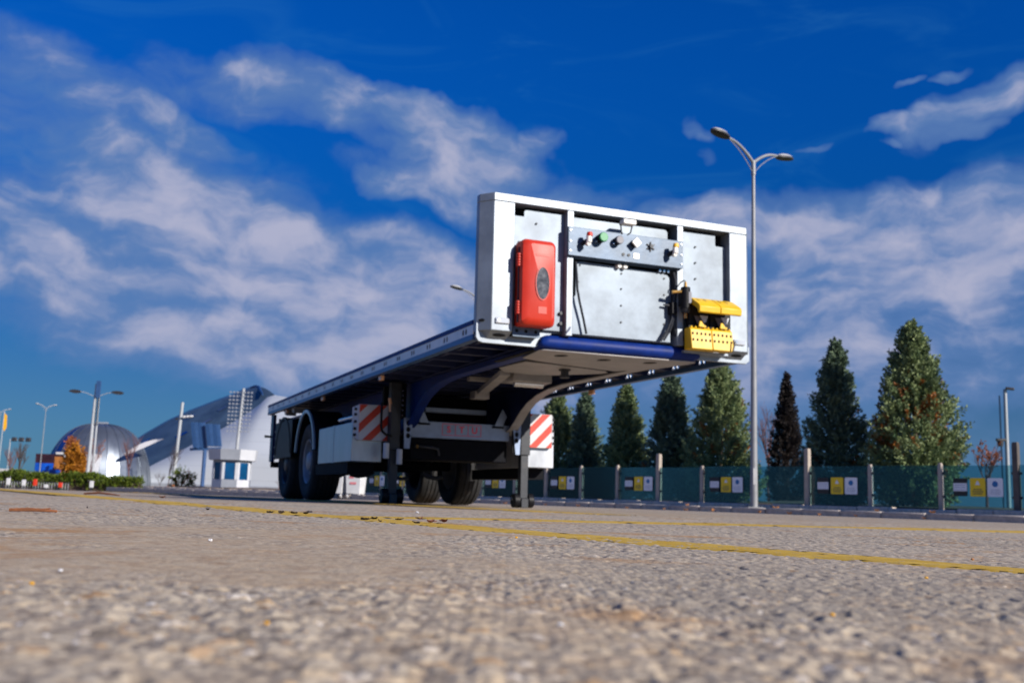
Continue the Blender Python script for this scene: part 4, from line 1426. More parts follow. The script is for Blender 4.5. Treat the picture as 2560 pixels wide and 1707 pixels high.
def build_rear():
    for s in (-1, 1):
        MB().box(s * 1.235 - 0.008, s * 1.235 + 0.008, 7.62, 8.98, 0.60, 1.16).build('spray_guard', M['black'], trailer, bevel=0.006)
    ub = MB().box(-1.20, 1.20, 9.46, 9.56, 0.485, 0.575).build('underrun_bar', M['chassis'], trailer, bevel=0.006)
    for s in (-1, 1):
        MB().box(s * 1.20 - 0.025, s * 1.20 + 0.025, 9.35, 9.56, 0.5755, 1.327).build('corner_frame', M['navy_dark'], ub)
        MB().box(s * 0.62 - 0.06, s * 0.62 + 0.06, 9.40, 9.50, 0.5755, 0.96).build('bar_stay', M['chassis'], ub)
        MB().box(s * 1.02 - 0.16, s * 1.02 + 0.16, 9.56, 9.62, 0.86, 1.02).build('tail_light', M['black'], ub, bevel=0.006)
        MB().cyl((s * 1.225, 9.40, 0.97), (s * 1.34, 9.42, 0.975), 0.016, 0.022, 10).build('side_lamp', M['black'], ub)
        MB().box(s * 1.0 - 0.2, s * 1.0 + 0.2, 9.0, 9.012, 0.62, 1.15).build('mud_flap', M['black'], ub)
        b = MB()
        for z, r in ((0.66, 0.028), (0.80, 0.022), (0.95, 0.018), (1.05, 0.024)):
            b.cyl((s * 1.17, 9.345, z), (s * 1.17, 9.33, z), r, None, 10)
        b.build('reflector', M['clear_lens'], ub)
        MB().tube([(s * 1.10, 9.30, 1.09), (s * 1.10, 9.30, 0.65), (s * 1.08, 9.30, 0.61), (s * 1.04, 9.30, 0.60), (s * 0.92, 9.30, 0.60)], 0.022, 8).build('guard_tube', M['board_white'], ub)
        MB().add([(s * 1.15, 9.28, 1.26), (s * 0.86, 9.28, 1.235), (s * 0.84, 9.28, 1.20), (s * 1.0, 9.28, 1.13), (s * 1.15, 9.28, 1.19)], [(0, 1, 2, 3, 4)]).build('light_bracket', M['alu_box'], ub)
        MB().tube([(s * 1.12, 7.25, 1.20), (s * 1.12, 8.7, 1.20)], 0.022, 8).build('guard_tube', M['alu_box'], trailer)
        MB().cyl((s * 1.05, 8.95, 1.05), (s * 1.05, 8.95, 0.90), 0.012, 0.04, 10).build('drain_cup', M['alu_box'], trailer)


build_rear()


# wheel chocks hanging on the headboard: things of their own
def build_chocks():
    def chock(x0, x1, label):
        c = thing('wheel_chock', label, 'wheel chock', (0, 0, 0), 0, 'wheel chocks on the headboard')
        c.matrix_world = TM
        w = x1 - x0
        # hood
        sec = [(-0.135, 1.815), (-0.20, 1.800), (-0.325, 1.728), (-0.342, 1.708), (-0.337, 1.660), (-0.312, 1.655), (-0.305, 1.690), (-0.20, 1.750), (-0.135, 1.760)]
        MB().prism(sec, x0, x1, 0).build('hood', M['yellow'], c, bevel=0.006)
        s = MB()
        for fx in (0.30, 0.62):
            d = Vector((0, -0.115, -0.075)).normalized()
            nrm = Vector((0, -0.075, 0.115)).normalized()
            ctr = Vector((x0 + w * fx, -0.255, 1.7645)) + nrm * 0.003
            a, b = Vector((0.007, 0, 0)), d * 0.038 + Vector((0.022, 0, 0))
            s.add([ctr - a - b, ctr + a - b, ctr + a + b, ctr - a + b], [(0, 1, 2, 3)])
        s.build('slot', M['hollow'], c)
        rb = MB()
        for fx in (0.25, 0.75):
            rb.box(x0 + w * fx - 0.012, x0 + w * fx + 0.012, -0.334, -0.322, 1.675, 1.70)
        rb.build('rib', M['yellow'], c, bevel=0.003)
        # dark throat with the grey pad and yellow tongue
        MB().box(x0 + 0.006, x1 - 0.006, -0.165, -0.118, 1.46, 1.80).build('throat', M['black'], c)
        MB().add([(x0 + 0.05, -0.172, 1.655), (x1 - 0.05, -0.172, 1.655), (x1 - 0.075, -0.20, 1.565), (x0 + 0.075, -0.20, 1.565)], [(0, 1, 2, 3)]).build('pad', M['grey_plastic'], c)
        MB().add([(x0 + w * 0.42, -0.205, 1.655), (x1 - 0.035, -0.205, 1.655), (x1 - 0.06, -0.208, 1.60), (x0 + w * 0.60, -0.208, 1.595)], [(0, 1, 2, 3)]).build('pad', M['sign_greytext'], c)
        MB().prism([(x0 + w * 0.36, 1.600), (x0 + w * 0.44, 1.606), (x0 + w * 0.56, 1.575), (x0 + w * 0.68, 1.566), (x0 + w * 0.66, 1.552), (x0 + w * 0.32, 1.556)], -0.225, -0.212, 1).build('tongue', M['yellow'], c, bevel=0.003)
        # perforated foot, slightly leaning out
        b0, b1 = -0.205, -0.255
        body = [(-0.12, 1.55), (-0.195, 1.55), (-0.215, 1.535), (-0.240, 1.365), (-0.12, 1.365)]
        MB().prism(body, x0 - 0.012, x1 - 0.012, 0).build('foot', M['yellow'], c, bevel=0.006)
        t = MB()
        for k in range(5):
            xx = x0 - 0.012 + w * (k + 0.5) / 5
            t.cyl((xx, -0.196, 1.545), (xx, -0.196, 1.560), 0.013, 0.010, 8)
        t.build('tooth', M['yellow'], c)
        hmesh = MB()
        for row, (z, yy) in enumerate(((1.497, -0.2222), (1.443, -0.2302))):
            for k in range(5):
                xx = x0 - 0.012 + w * (k + 0.5) / 5
                q = ellipse(xx, z, 0.0085, 0.012, 10)
                hmesh.add([(p[0], yy - (1.497 - p[1]) * 0.147 - 0.0025 + (0.0079 if row else 0), p[1]) for p in q], [tuple(range(10))])
        hmesh.build('perforation', M['hollow'], c)
        return c
    chock(0.560, 0.765, 'yellow plastic wheel chock on the silver headboard, next to the black filter')
    chock(0.769, 0.975, 'yellow plastic wheel chock on the silver headboard, next to the corner pillar')
    h = MB().tube([(0.955, -0.262, 1.445), (0.945, -0.262, 1.40), (0.935, -0.262, 1.36)], 0.007, 6)
    h.build('chock_strap', M['brown_dark'], trailer)
    MB().box(0.545, 0.985, -0.118, 0.004, 1.345, 1.364).build('chock_shelf', M['galv'], trailer)


build_chocks()

# ================================================================== fence and kerb on the right
FD = Vector((0.6265, -0.7794, 0))      # along the fence, towards the camera side
FN = Vector((0.7794, 0.6265, 0))       # behind the fence
FO = Vector((-0.53, 35.2, 0))
FA = math.atan2(FD.y, FD.x)


def fpt(s, off=0.0, z=0.0):
    p = FO + FD * s + FN * off
    return (p.x, p.y, z)


def build_kerb():
    rng = random.Random(4)
    k = thing('kerb', None, None, fpt(0), FA)
    tag(k, 'grey concrete kerb along the foot of the glass fence', None, None, 'structure')
    me = [MB().box(-0.495, 0.495, -1.62, -1.40, -0.12, 0.125 + 0.004 * i).mesh('kerb_stone', M['kerb']) for i in range(3)]
    for i in range(-34, 34):
        o = link_mesh('kerb_stone', me[rng.randrange(3)], k, (i + rng.uniform(-.004, .004), rng.uniform(-.012, .012), 0))
        m = o.modifiers.new('bevel', 'BEVEL')
        m.width = 0.025
        m.segments = 2
    pv = MB().box(-34, 34, -1.41, 0.30, -0.1, 0.118).build('pavement', M['kerb'], None)
    pv.location = fpt(0)
    pv.rotation_euler = (0, 0, FA)
    tag(pv, 'narrow strip of paving between kerb and glass fence', None, None, 'structure')
    w = thing('low_wall', 'low wall of pale rough coping stones carrying the glass fence', 'wall', fpt(0), FA)
    me = [MB().box(-0.395, 0.395, -0.20, 0.20, 0.10, 0.215 + 0.012 * i).mesh('coping_stone', M['coping']) for i in range(3)]
    for i in range(-40, 34):
        o = link_mesh('coping_stone', me[rng.randrange(3)], w, (i * 0.8, rng.uniform(-.02, .02), 0), (0, 0, rng.uniform(-.01, .01)))
        m = o.modifiers.new('bevel', 'BEVEL')
        m.width = 0.03
        m.segments = 2
    bed = MB()
    nx, ny = 60, 10
    vs = []
    for j in range(ny + 1):
        for i in range(nx + 1):
            vs.append((-34 + 68.0 * i / nx, 0.18 + 9.0 * j / ny, 0.16 + 0.10 * rng.random() + 0.03 * min(j, 4)))
    fs = [(j * (nx + 1) + i, j * (nx + 1) + i + 1, (j + 1) * (nx + 1) + i + 1, (j + 1) * (nx + 1) + i) for j in range(ny) for i in range(nx)]
    bed.add(vs, fs)
    o = bed.build('planting_bed', M['soil'], None, smooth=60, recalc=False)
    o.location = fpt(0)
    o.rotation_euler = (0, 0, FA)
    tag(o, 'brown soil bed under the conifers behind the glass fence', None, None, 'structure')
    vs = [(-40 + 160.0 * i / 20, 9.0 + 50.0 * j / 6, 0.28 + 0.05 * rng.random()) for j in range(7) for i in range(21)]
    fs = [(j * 21 + i, j * 21 + i + 1, (j + 1) * 21 + i + 1, (j + 1) * 21 + i) for j in range(6) for i in range(20)]
    o = MB().add(vs, fs).build('lawn', M['grass'], None, recalc=False)
    o.location = fpt(0)
    o.rotation_euler = (0, 0, FA)
    tag(o, 'green lawn beyond the conifers', None, None, 'structure')


build_kerb()

TALL = {17.63: 1.64, 12.56: 1.60, 7.63: 1.54, 2.85: 1.50, -1.9: 1.5, -8.9: 1.5}
POSTS = [22.0, 20.0, 17.63, 15.97, 14.25, 12.56, 10.9, 9.22, 7.63, 6.01, 4.43, 2.85, 1.25, -0.54, -2.2, -3.8, -5.4, -7.0, -8.9, -10.6, -12.3, -14.0]


def build_fence():
    f = thing('glass_fence', 'low fence of teal glass panels between pale concrete posts', 'fence', fpt(0), FA)
    rng = random.Random(8)
    for s in POSTS:
        tall = s in TALL
        top = TALL.get(s, 1.22 + rng.uniform(-0.03, 0.05))
        hw = 0.062 if tall else 0.047
        b = MB()
        # post narrowing to a blunt weathered top
        vs = []
        for z, k in ((0.20, 1.0), (top - 0.06, 0.97), (top, 0.62 if not tall else 0.85)):
            vs += [(-hw * k, -hw * k, z), (hw * k, -hw * k, z), (hw * k, hw * k, z), (-hw * k, hw * k, z)]
        fs = [(0, 3, 2, 1), (8, 9, 10, 11)]
        for i in range(2):
            fs += [(i * 4 + j, i * 4 + (j + 1) % 4, (i + 1) * 4 + (j + 1) % 4, (i + 1) * 4 + j) for j in range(4)]
        b.add(vs, fs)
        o = b.build('post', M['brown_dark'] if s == 17.63 else M['concrete'], f, bevel=0.01)  # one tall post in darker brown
        o.location = (s, rng.uniform(-0.02, 0.02), 0)
        o.rotation_euler = (0, 0, rng.uniform(-0.05, 0.05))
    ps = sorted(POSTS)
    for a, c in zip(ps[:-1], ps[1:]):
        g = MB().box(a + 0.06, c - 0.06, -0.008, 0.008, 0.24, 1.17 + rng.uniform(-0.01, 0.02)).build('glass_panel', M['fence_glass'], f, smooth=0)
        if c < 2.0:
            MB().box(a + 0.03, c - 0.03, -0.035, 0.035, 1.185, 1.235).build('top_rail', M['concrete'], f)
        for x in (a + 0.075, c - 0.075):
            for z in (0.5, 1.0):
                MB().box(x - 0.03, x + 0.03, -0.022, 0.022, z - 0.025, z + 0.025).build('clamp', M['leg'], f)


build_fence()


def build_signs():
    order = [('rightmost', 16.81), ('second from the right', 13.39), ('third from the right', 10.05), ('fourth from the right', 6.88),
             ('fifth from the right', 3.62), ('sixth from the right', 0.25)]
    far = [('left of the near landing leg', -7.26), ('right of the near landing leg', -5.45)]
    y = -0.03
    for where, s0 in order + far:
        on = ('on the signed fence panel ' + where) if (where, s0) in order else ('on the fence panel ' + where)
        z = 0.705
        # black board with a white band
        t = thing('notice_sign', 'black banded notice ' + on, 'sign', fpt(s0 - 0.385, y, z), FA, 'black notice signs on the glass fence')
        MB().prism(rrect(-0.155, 0.155, -0.19, 0.19, 0.02), -0.006, 0.006, 1).build('board', M['sign_black'], t)
        MB().box(-0.15, 0.15, -0.0085, -0.0065, -0.085, 0.085).build('band', M['sign_white'], t)
        b = MB()
        for k in range(3):
            b.box(-0.125, 0.125, -0.0095, -0.0088, 0.045 - 0.05 * k - 0.008, 0.045 - 0.05 * k + 0.008)
        b.build('text_line', M['sign_greytext'], t)
        t = thing('notice_sign', 'yellow notice ' + on, 'sign', fpt(s0, y, z), FA, 'yellow notice signs on the glass fence')
        MB().prism(rrect(-0.165, 0.165, -0.195, 0.195, 0.02), -0.006, 0.006, 1).build('board', M['sign_yellow'], t)
        MB().prism([(-0.055, 0.05), (0.055, 0.05), (0.0, 0.145)], -0.0085, -0.0065, 1).build('emblem', M['sign_white'], t)
        b = MB()
        for k, w in enumerate((0.09, 0.12, 0.10)):
            b.box(-w, w, -0.0085, -0.0065, -0.045 - 0.045 * k - 0.010, -0.045 - 0.045 * k + 0.010)
        b.build('text_line', M['sign_text'], t)
        t = thing('notice_sign', 'white notice with blue emblem ' + on, 'sign', fpt(s0 + 0.375, y, z), FA, 'white notice signs on the glass fence')
        MB().prism(rrect(-0.165, 0.165, -0.195, 0.195, 0.03), -0.006, 0.006, 1).build('board', M['sign_white'], t)
        MB().prism(ellipse(0, 0.07, 0.062, 0.062, 18), -0.0085, -0.0065, 1).build('emblem', M['sign_blue'], t)
        b = MB()
        for k, w in enumerate((0.10, 0.12, 0.11)):
            b.box(-w, w, -0.0085, -0.0065, -0.05 - 0.04 * k - 0.007, -0.05 - 0.04 * k + 0.007)
        b.build('text_line', M['sign_greytext'], t)


build_signs()


# ================================================================== street lamps
def build_lamps():
    r = thing('street_lamp', 'tall grey twin-armed street lamp by the kerb, right of the headboard', 'street lamp', (5.98, 25.25, 0.12), 0, 'twin-armed street lamps')
    H = 8.72
    MB().tube([(0, 0, 0), (0, 0, 3.0), (0, 0, 6.0), (0, 0, H)], [0.092, 0.074, 0.057, 0.043], 14).build('pole', M['pole'], r, smooth=60)
    MB().box(-0.18, 0.18, -0.18, 0.18, 0.0, 0.025).build('base_plate', M['pole'], r)
    MB().box(-0.045, 0.045, -0.097, -0.075, 0.55, 0.95).build('access_door', M['lamp_top'], r, bevel=0.006)
    b = MB()
    for sx in (-1, 1):
        for sy in (-1, 1):
            b.cyl((sx * 0.13, sy * 0.13, 0.025), (sx * 0.13, sy * 0.13, 0.07), 0.016, None, 6)
    b.build('anchor_bolt', M['leg'], r)
    MB().cyl((0, 0, H - 0.38), (0, 0, H - 0.02), 0.060, 0.055, 14).build('collar', M['pole'], r)
    for s in (-1, 1):
        pts = []
        for i in range(9):
            t = i / 8.0
            d = s * 1.02 * t
            pts.append((FN.x * d, FN.y * d, H - 0.06 + 0.42 * (1 - (1 - t) ** 2.0)))
        arm = MB().tube(pts, [0.042 - 0.010 * i / 8 for i in range(9)], 10).build('arm', M['pole'], r, smooth=60)
        p2 = [(p[0], p[1], p[2] - 0.28 * (1 - i / 8.0) - 0.05 * (i / 8.0) * (1 - i / 8.0)) for i, p in enumerate(pts)]
        MB().tube(p2, 0.012, 6).build('brace', M['pole'], arm)
        c = Vector((FN.x * s * 1.30, FN.y * s * 1.30, H + 0.40))
        q = Matrix.Translation(c) @ Matrix.Rotation(math.atan2(FN.y * s, FN.x * s), 4, 'Z') @ Matrix.Rotation(R(-6), 4, 'Y')
        h = MB()
        n = 18
        lay = [(-0.055, 0.80), (-0.045, 0.98), (0.0, 1.0)]
        vs = []
        for z, k in lay:
            vs += [q @ Vector((0.33 * k * math.cos(2 * PI * i / n) * (1.0 if math.cos(2 * PI * i / n) > 0 else 1.05), 0.155 * k * math.sin(2 * PI * i / n), z)) for i in range(n)]
        fs = [tuple(range(n - 1, -1, -1))]
        for k in range(2):
            fs += [(k * n + i, k * n + (i + 1) % n, (k + 1) * n + (i + 1) % n, (k + 1) * n + i) for i in range(n)]
        fs.append(tuple(2 * n + i for i in range(n)))
        lh = h.add(vs, fs).build('lamp_head', M['lamp_dark'], r, smooth=40)
        h = MB()
        lay = [(0.001, 0.92), (0.045, 0.80), (0.075, 0.50)]
        vs = []
        for z, k in lay:
            vs += [q @ Vector((0.33 * k * math.cos(2 * PI * i / n), 0.15 * k * math.sin(2 * PI * i / n), z)) for i in range(n)]
        fs = []
        for k in range(2):
            fs += [(k * n + i, k * n + (i + 1) % n, (k + 1) * n + (i + 1) % n, (k + 1) * n + i) for i in range(n)]
        fs.append(tuple(2 * n + i for i in range(n)))
        h.add(vs, fs).build('lamp_cover', M['lamp_top'], lh, smooth=40)
    for (x, y, lab, sc) in ((-1.45, 44.5, 'twin-armed street lamp mostly hidden behind the headboard, one head showing', 1.0),
                            (-49.3, 110.0, 'thin twin-armed street lamp far left, beside the screen wall', 0.98),
                            (-58.0, 118.0, 'thin twin-armed street lamp at the far left edge', 0.98)):
        c = copy_tree(r)
        c.location = (x, y, gz(x, y))
        c.scale = (sc * (0.7 if y > 60 else 1), sc * (0.7 if y > 60 else 1), sc)
        c['label'] = lab
    return r


build_lamps()


# ================================================================== foliage
def leaf_object(name, centres, dirs, tones, mats, mis, seed, n_leaf, spread, length, width, parent):
    """clusters of small diamond leaves: centres (k,3), dirs (k,3) axis of each spray"""
    rng = np.random.default_rng(seed)
    k = len(centres)
    N = k * n_leaf
    c = np.repeat(centres, n_leaf, 0)
    d = np.repeat(dirs, n_leaf, 0)
    tn = np.repeat(tones, n_leaf)
    mi = np.repeat(mis, n_leaf)
    sp = np.repeat(spread, n_leaf) if np.ndim(spread) else np.full(N, spread)
    u = rng.uniform(-1, 1, N)
    rad = rng.normal(0, 1, (N, 3))
    rad -= d * np.sum(rad * d, 1, keepdims=True)
    pos = c + d * (u * sp * 1.15)[:, None] + rad * (sp * 0.22 * (1.15 - 0.7 * np.abs(u)))[:, None]
    ax = d * 1.0 + rng.normal(0, 0.42, (N, 3)) + rad * 0.35
    ax /= np.linalg.norm(ax, axis=1, keepdims=True) + 1e-9
    outw = rad / (np.linalg.norm(rad, axis=1, keepdims=True) + 1e-9) + d * 0.5 + rng.normal(0, 0.45, (N, 3))
    s = np.cross(ax, outw)
    s /= np.linalg.norm(s, axis=1, keepdims=True) + 1e-9
    ln = length * rng.uniform(0.6, 1.3, N)[:, None]
    wd = width * rng.uniform(0.6, 1.3, N)[:, None]
    v = np.stack([pos - ax * ln * 0.5, pos + s * wd * 0.5, pos + ax * ln * 0.5, pos - s * wd * 0.5], 1).reshape(-1, 3)
    me = bpy.data.meshes.new(name)
    me.vertices.add(N * 4)
    me.vertices.foreach_set('co', v.astype(np.float32).ravel())
    me.loops.add(N * 4)
    me.loops.foreach_set('vertex_index', np.arange(N * 4, dtype=np.int32))
    me.polygons.add(N)
    me.polygons.foreach_set('loop_start', np.arange(N, dtype=np.int32) * 4)
    me.polygons.foreach_set('loop_total', np.full(N, 4, dtype=np.int32))
    me.polygons.foreach_set('material_index', mi.astype(np.int32))
    at = me.attributes.new('tone', 'FLOAT', 'POINT')
    tt = np.clip(np.repeat(tn + rng.normal(0, 0.12, N), 4), 0, 1)
    at.data.foreach_set('value', tt.astype(np.float32))
    for m in mats:
        me.materials.append(m)
    me.update()
    me.validate()
    o = bpy.data.objects.new(name, me)
    COL.objects.link(o)
    o.parent = parent
    return o


def conifer(loc, H, W, seed, label, mats, brown=0.0, n=520, lean=0.0, skirt=0.12, power=0.8, size=1.0):
    t = thing('conifer', label, 'tree', loc, 0, 'conifers behind the glass fence')
    rng = np.random.default_rng(seed)
    MB().tube([(0, 0, -0.2), (0.02, 0.01, H * 0.4), (0.0, 0.0, H * 0.96)], [0.09, 0.06, 0.012], 8).build('trunk', M['bark'], t)
    n = int(n * 1.55)
    h = rng.uniform(0.02, 1.0, n) ** 1.15
    prof = np.where(h < skirt, 0.72 + 0.28 * h / skirt, ((1 - h) / (1 - skirt)) ** power)
    az = rng.uniform(0, 2 * PI, n)
    lobes = 1 + 0.13 * np.sin(az * 3 + h * 9 + seed) + 0.10 * np.sin(az * 5 - h * 14 + seed * 2)
    depth = np.where(rng.uniform(0, 1, n) < 0.72, rng.uniform(0.80, 1.02, n), rng.uniform(0.25, 0.8, n))
    shoot = rng.uniform(0, 1, n) < 0.07
    depth = np.where(shoot, rng.uniform(1.05, 1.24, n), depth)
    r = W / 2 * prof * lobes * depth + 0.02
    z = h * H * 0.97 + 0.05
    c = np.stack([r * np.cos(az), r * np.sin(az), z + rng.normal(0, 0.03, n)], -1)
    up = 0.55 + 0.9 * h + rng.normal(0, 0.22, n)
    d = np.stack([np.cos(az), np.sin(az), up], -1) + rng.normal(0, 0.22, (n, 3))
    d /= np.linalg.norm(d, axis=1, keepdims=True)
    tone = np.clip(rng.normal(0.55, 0.30, n), 0, 1)
    mi = np.zeros(n, int)
    if brown > 0:
        zone = np.exp(-((h - 0.42) / 0.26) ** 2) * brown
        mi = (rng.uniform(0, 1, n) < zone).astype(int)
    sp = (0.13 + 0.10 * prof) * size * rng.uniform(0.7, 1.35, n)
    # leading shoot
    m = 14
    c = np.vstack([c, np.stack([rng.normal(0, 0.025, m), rng.normal(0, 0.025, m), np.linspace(H * 0.9, H * 1.01, m)], -1)])
    d = np.vstack([d, np.tile([0.05, 0.0, 1.0], (m, 1))])
    tone = np.append(tone, np.full(m, 0.5))
    mi = np.append(mi, np.zeros(m, int))
    sp = np.append(sp, np.full(m, 0.08))
    leaf_object('crown', c, d, tone, mats, mi, seed + 1, 54, sp, 0.085 * size, 0.042 * size, t)
    return t


CG = [M['conifer'], M['conifer_brown']]
CB = [M['conifer_blue'], M['conifer_brown']]
CD = [M['conifer_dark'], M['conifer_brown']]
conifer((10.16, 25.9, 0.28), 4.60, 2.0, 11, 'largest conifer, bushy green with brown patches, rightmost of the row', CG, 0.22, 950, power=0.72, skirt=0.28)
conifer((8.76, 27.63, 0.28), 4.36, 1.75, 12, 'dark blue-green pointed conifer just left of the largest one', CB, 0.012, 680, power=0.80)
conifer((8.56, 31.87, 0.30), 3.94, 1.10, 13, 'slim dark brown conifer between the lamp pole and the pointed conifer', CD, 0.0, 560, power=0.85, size=0.75)
conifer((6.29, 30.71, 0.28), 4.05, 2.0, 14, 'bushy green conifer with an orange patch, just left of the lamp pole', CG, 0.06, 720, power=0.62)
conifer((5.06, 32.24, 0.28), 3.92, 1.55, 15, 'dark green conifer under the right end of the trailer, second left of the lamp pole', CB, 0.02, 600, power=0.68)
conifer((3.82, 33.78, 0.28), 3.70, 1.45, 16, 'pointed green conifer in the middle of the row under the deck', CG, 0.0, 560, power=0.75)
conifer((2.60, 35.3, 0.28), 3.60, 1.15, 17, 'narrow blue-green conifer second from the left end of the row', CB, 0.0, 480, power=0.75)
conifer((1.69, 36.43, 0.28), 3.50, 1.70, 18, 'yellowish green conifer right beside the far striped board', CG, 0.03, 560, power=0.55)
conifer((-0.6, 39.4, 0.25), 3.2, 1.6, 19, 'green conifer seen only between the tyres and the far landing leg', CG, 0.0, 420, power=0.6)
conifer((-5.0, 44.2, 0.25), 3.0, 1.9, 20, 'low green conifer seen under the trailer beside the white bins', CG, 0.02, 420, power=0.6)


def bare_tree(loc, H, seed, label, m, group='bare trees', leaves=None, spread=0.5, thick=0.028):
    t = thing('bare_tree', label, 'tree', loc, 0, group)
    rng = random.Random(seed)
    tr = MB().tube([(0, 0, -0.2), (rng.uniform(-.03, .03) * H, 0, H * 0.2), (rng.uniform(-.03, .03) * H, 0, H * 0.42)], [H * thick, H * thick * 0.8, H * thick * 0.6], 6)
    tr.build('trunk', m, t)
    br = MB()
    tips = []

    def grow(p, d, L, r, depth):
        q = p + d * L
        mid = p + d * L * 0.5 + Vector((rng.uniform(-1, 1), rng.uniform(-1, 1), 0)) * L * 0.05
        br.tube([p, mid, q], [r, r * 0.8, r * 0.55], 4)
        tips.append((q, d))
        if depth == 0:
            return
        for _ in range(rng.choice((3, 3, 4))):
            e = Vector((rng.uniform(-1, 1), rng.uniform(-1, 1), rng.uniform(0.0, 0.9)))
            nd_ = (d + e * spread).normalized()
            grow(p + d * L * rng.uniform(0.35, 1.0), nd_, L * rng.uniform(0.55, 0.8), r * 0.55, depth - 1)
    base = Vector((0, 0, H * 0.28))
    for _ in range(5):
        d = Vector((rng.uniform(-1, 1) * spread, rng.uniform(-1, 1) * spread, 1)).normalized()
        grow(base + Vector((0, 0, rng.uniform(0, 0.14) * H)), d, H * rng.uniform(0.2, 0.28), H * thick * 0.5, 3)
    br.build('branches', m, t, smooth=0, recalc=False)
    if leaves:
        n, lm, fr = leaves
        sel = [tp for tp in tips if rng.random() < fr]
        c = np.array([list(a) for a, b in sel])
        d = np.array([list(b) for a, b in sel])
        leaf_object('leaves', c, d, np.random.default_rng(seed).uniform(0, 1, len(c)), [lm], np.zeros(len(c), int), seed, n, H * 0.03, H * 0.028, H * 0.02, t)
    return t


bare_tree((9.2, 36.6, 0.3), 3.9, 3, 'leafless reddish tree behind the slim dark conifer', M['bark_red'], spread=0.62, thick=0.012)
bare_tree((12.1, 26.3, 0.28), 2.05, 5, 'small tree with sparse orange leaves right of the largest conifer', M['bark_red'], leaves=(9, M['autumn_red'], 0.22), spread=0.7, thick=0.02)


def far(x, y):
    return (x, y, gz(x, y))


bare_tree(far(-47.3, 101.0), 5.3, 21, 'leafless dark tree with a nest, left of the screen wall', M['bark'], spread=0.45, thick=0.018)
bare_tree(far(-46.6, 98.0), 4.3, 22, 'leafless reddish tree in front of the screen wall', M['bark_red'], spread=0.45, thick=0.014)
bare_tree(far(-54.0, 107.0), 3.9, 23, 'small leafless reddish tree, second from the left edge', M['bark_red'], spread=0.42, thick=0.018)
bare_tree(far(-54.5, 104.0), 3.2, 24, 'small leafless reddish tree at the left edge', M['bark_red'], spread=0.42, thick=0.018)
bare_tree(far(-38.6, 96.5), 5.2, 25, 'leafless brown tree behind the thick mast in front of the dome', M['bark_red'], spread=0.40, thick=0.016, leaves=(4, M['autumn_red'], 0.10))
bare_tree(far(-36.3, 100.0), 6.3, 26, 'tall leafless reddish tree before the right side of the dome', M['bark_red'], spread=0.40, thick=0.013)
bare_tree(far(-21.4, 66.0), 3.5, 27, 'thin leafless grey tree in front of the white hall', M['bark'], spread=0.45, thick=0.011)
bare_tree(far(-13.2, 60.5), 1.5, 28, 'small bare bush right of the guard booth', M['bark_red'], spread=0.7, thick=0.012)
bare_tree(far(-20.6, 62.0), 1.5, 29, 'low bare bush left of the small green shrub', M['bark'], spread=0.8, thick=0.012)


def shrub(name, loc, rx, ry, rz_, seed, label, mats, n, nl, size, group=None, cat='shrub', mi_f=0.0, stem=True):
    t = thing(name, label, cat, loc, 0, group)
    rng = np.random.default_rng(seed)
    p = rng.normal(0, 1, (n, 3))
    p /= np.linalg.norm(p, axis=1, keepdims=True)
    r = rng.uniform(0.45, 1.0, n) ** 0.5
    lump = 1 + 0.16 * np.sin(p[:, 0] * 5 + seed) * np.cos(p[:, 2] * 6 + seed)
    c = p * (r * lump)[:, None] * np.array([rx, ry, rz_]) + np.array([0, 0, rz_])
    d = p + np.array([0, 0, 0.5]) + rng.normal(0, 0.3, (n, 3))
    d /= np.linalg.norm(d, axis=1, keepdims=True)
    mi = (rng.uniform(0, 1, n) < mi_f).astype(int) if len(mats) > 1 else np.zeros(n, int)
    if stem:
        MB().tube([(0, 0, -0.2), (0, 0, rz_ * 0.7), (0.02, 0, rz_ * 1.4)], [rx * 0.10, rx * 0.07, rx * 0.02], 6).build('trunk', M['bark'], t)
    leaf_object('crown', c, d, rng.uniform(0.1, 0.9, n), mats, mi, seed + 3, nl, size * 1.6, size, size * 0.55, t)
    return t


shrub('autumn_tree', far(-46.2, 111.0), 0.98, 0.95, 2.35, 41, 'narrow dense orange-leaved tree between the screen wall and the dome', [M['autumn']], 420, 22, 0.30, cat='tree')
shrub('green_shrub', far(-19.3, 62.0), 0.75, 0.7, 0.75, 42, 'small green shrub in front of the white hall, left of the booth', [M['hedge'], M['autumn_red']], 120, 14, 0.13, mi_f=0.25)
shrub('autumn_tree', far(-50.0, 119.0), 0.8, 0.8, 2.9, 43, 'reddish brown tree showing above the screen wall', [M['autumn_red']], 220, 14, 0.30, cat='tree')


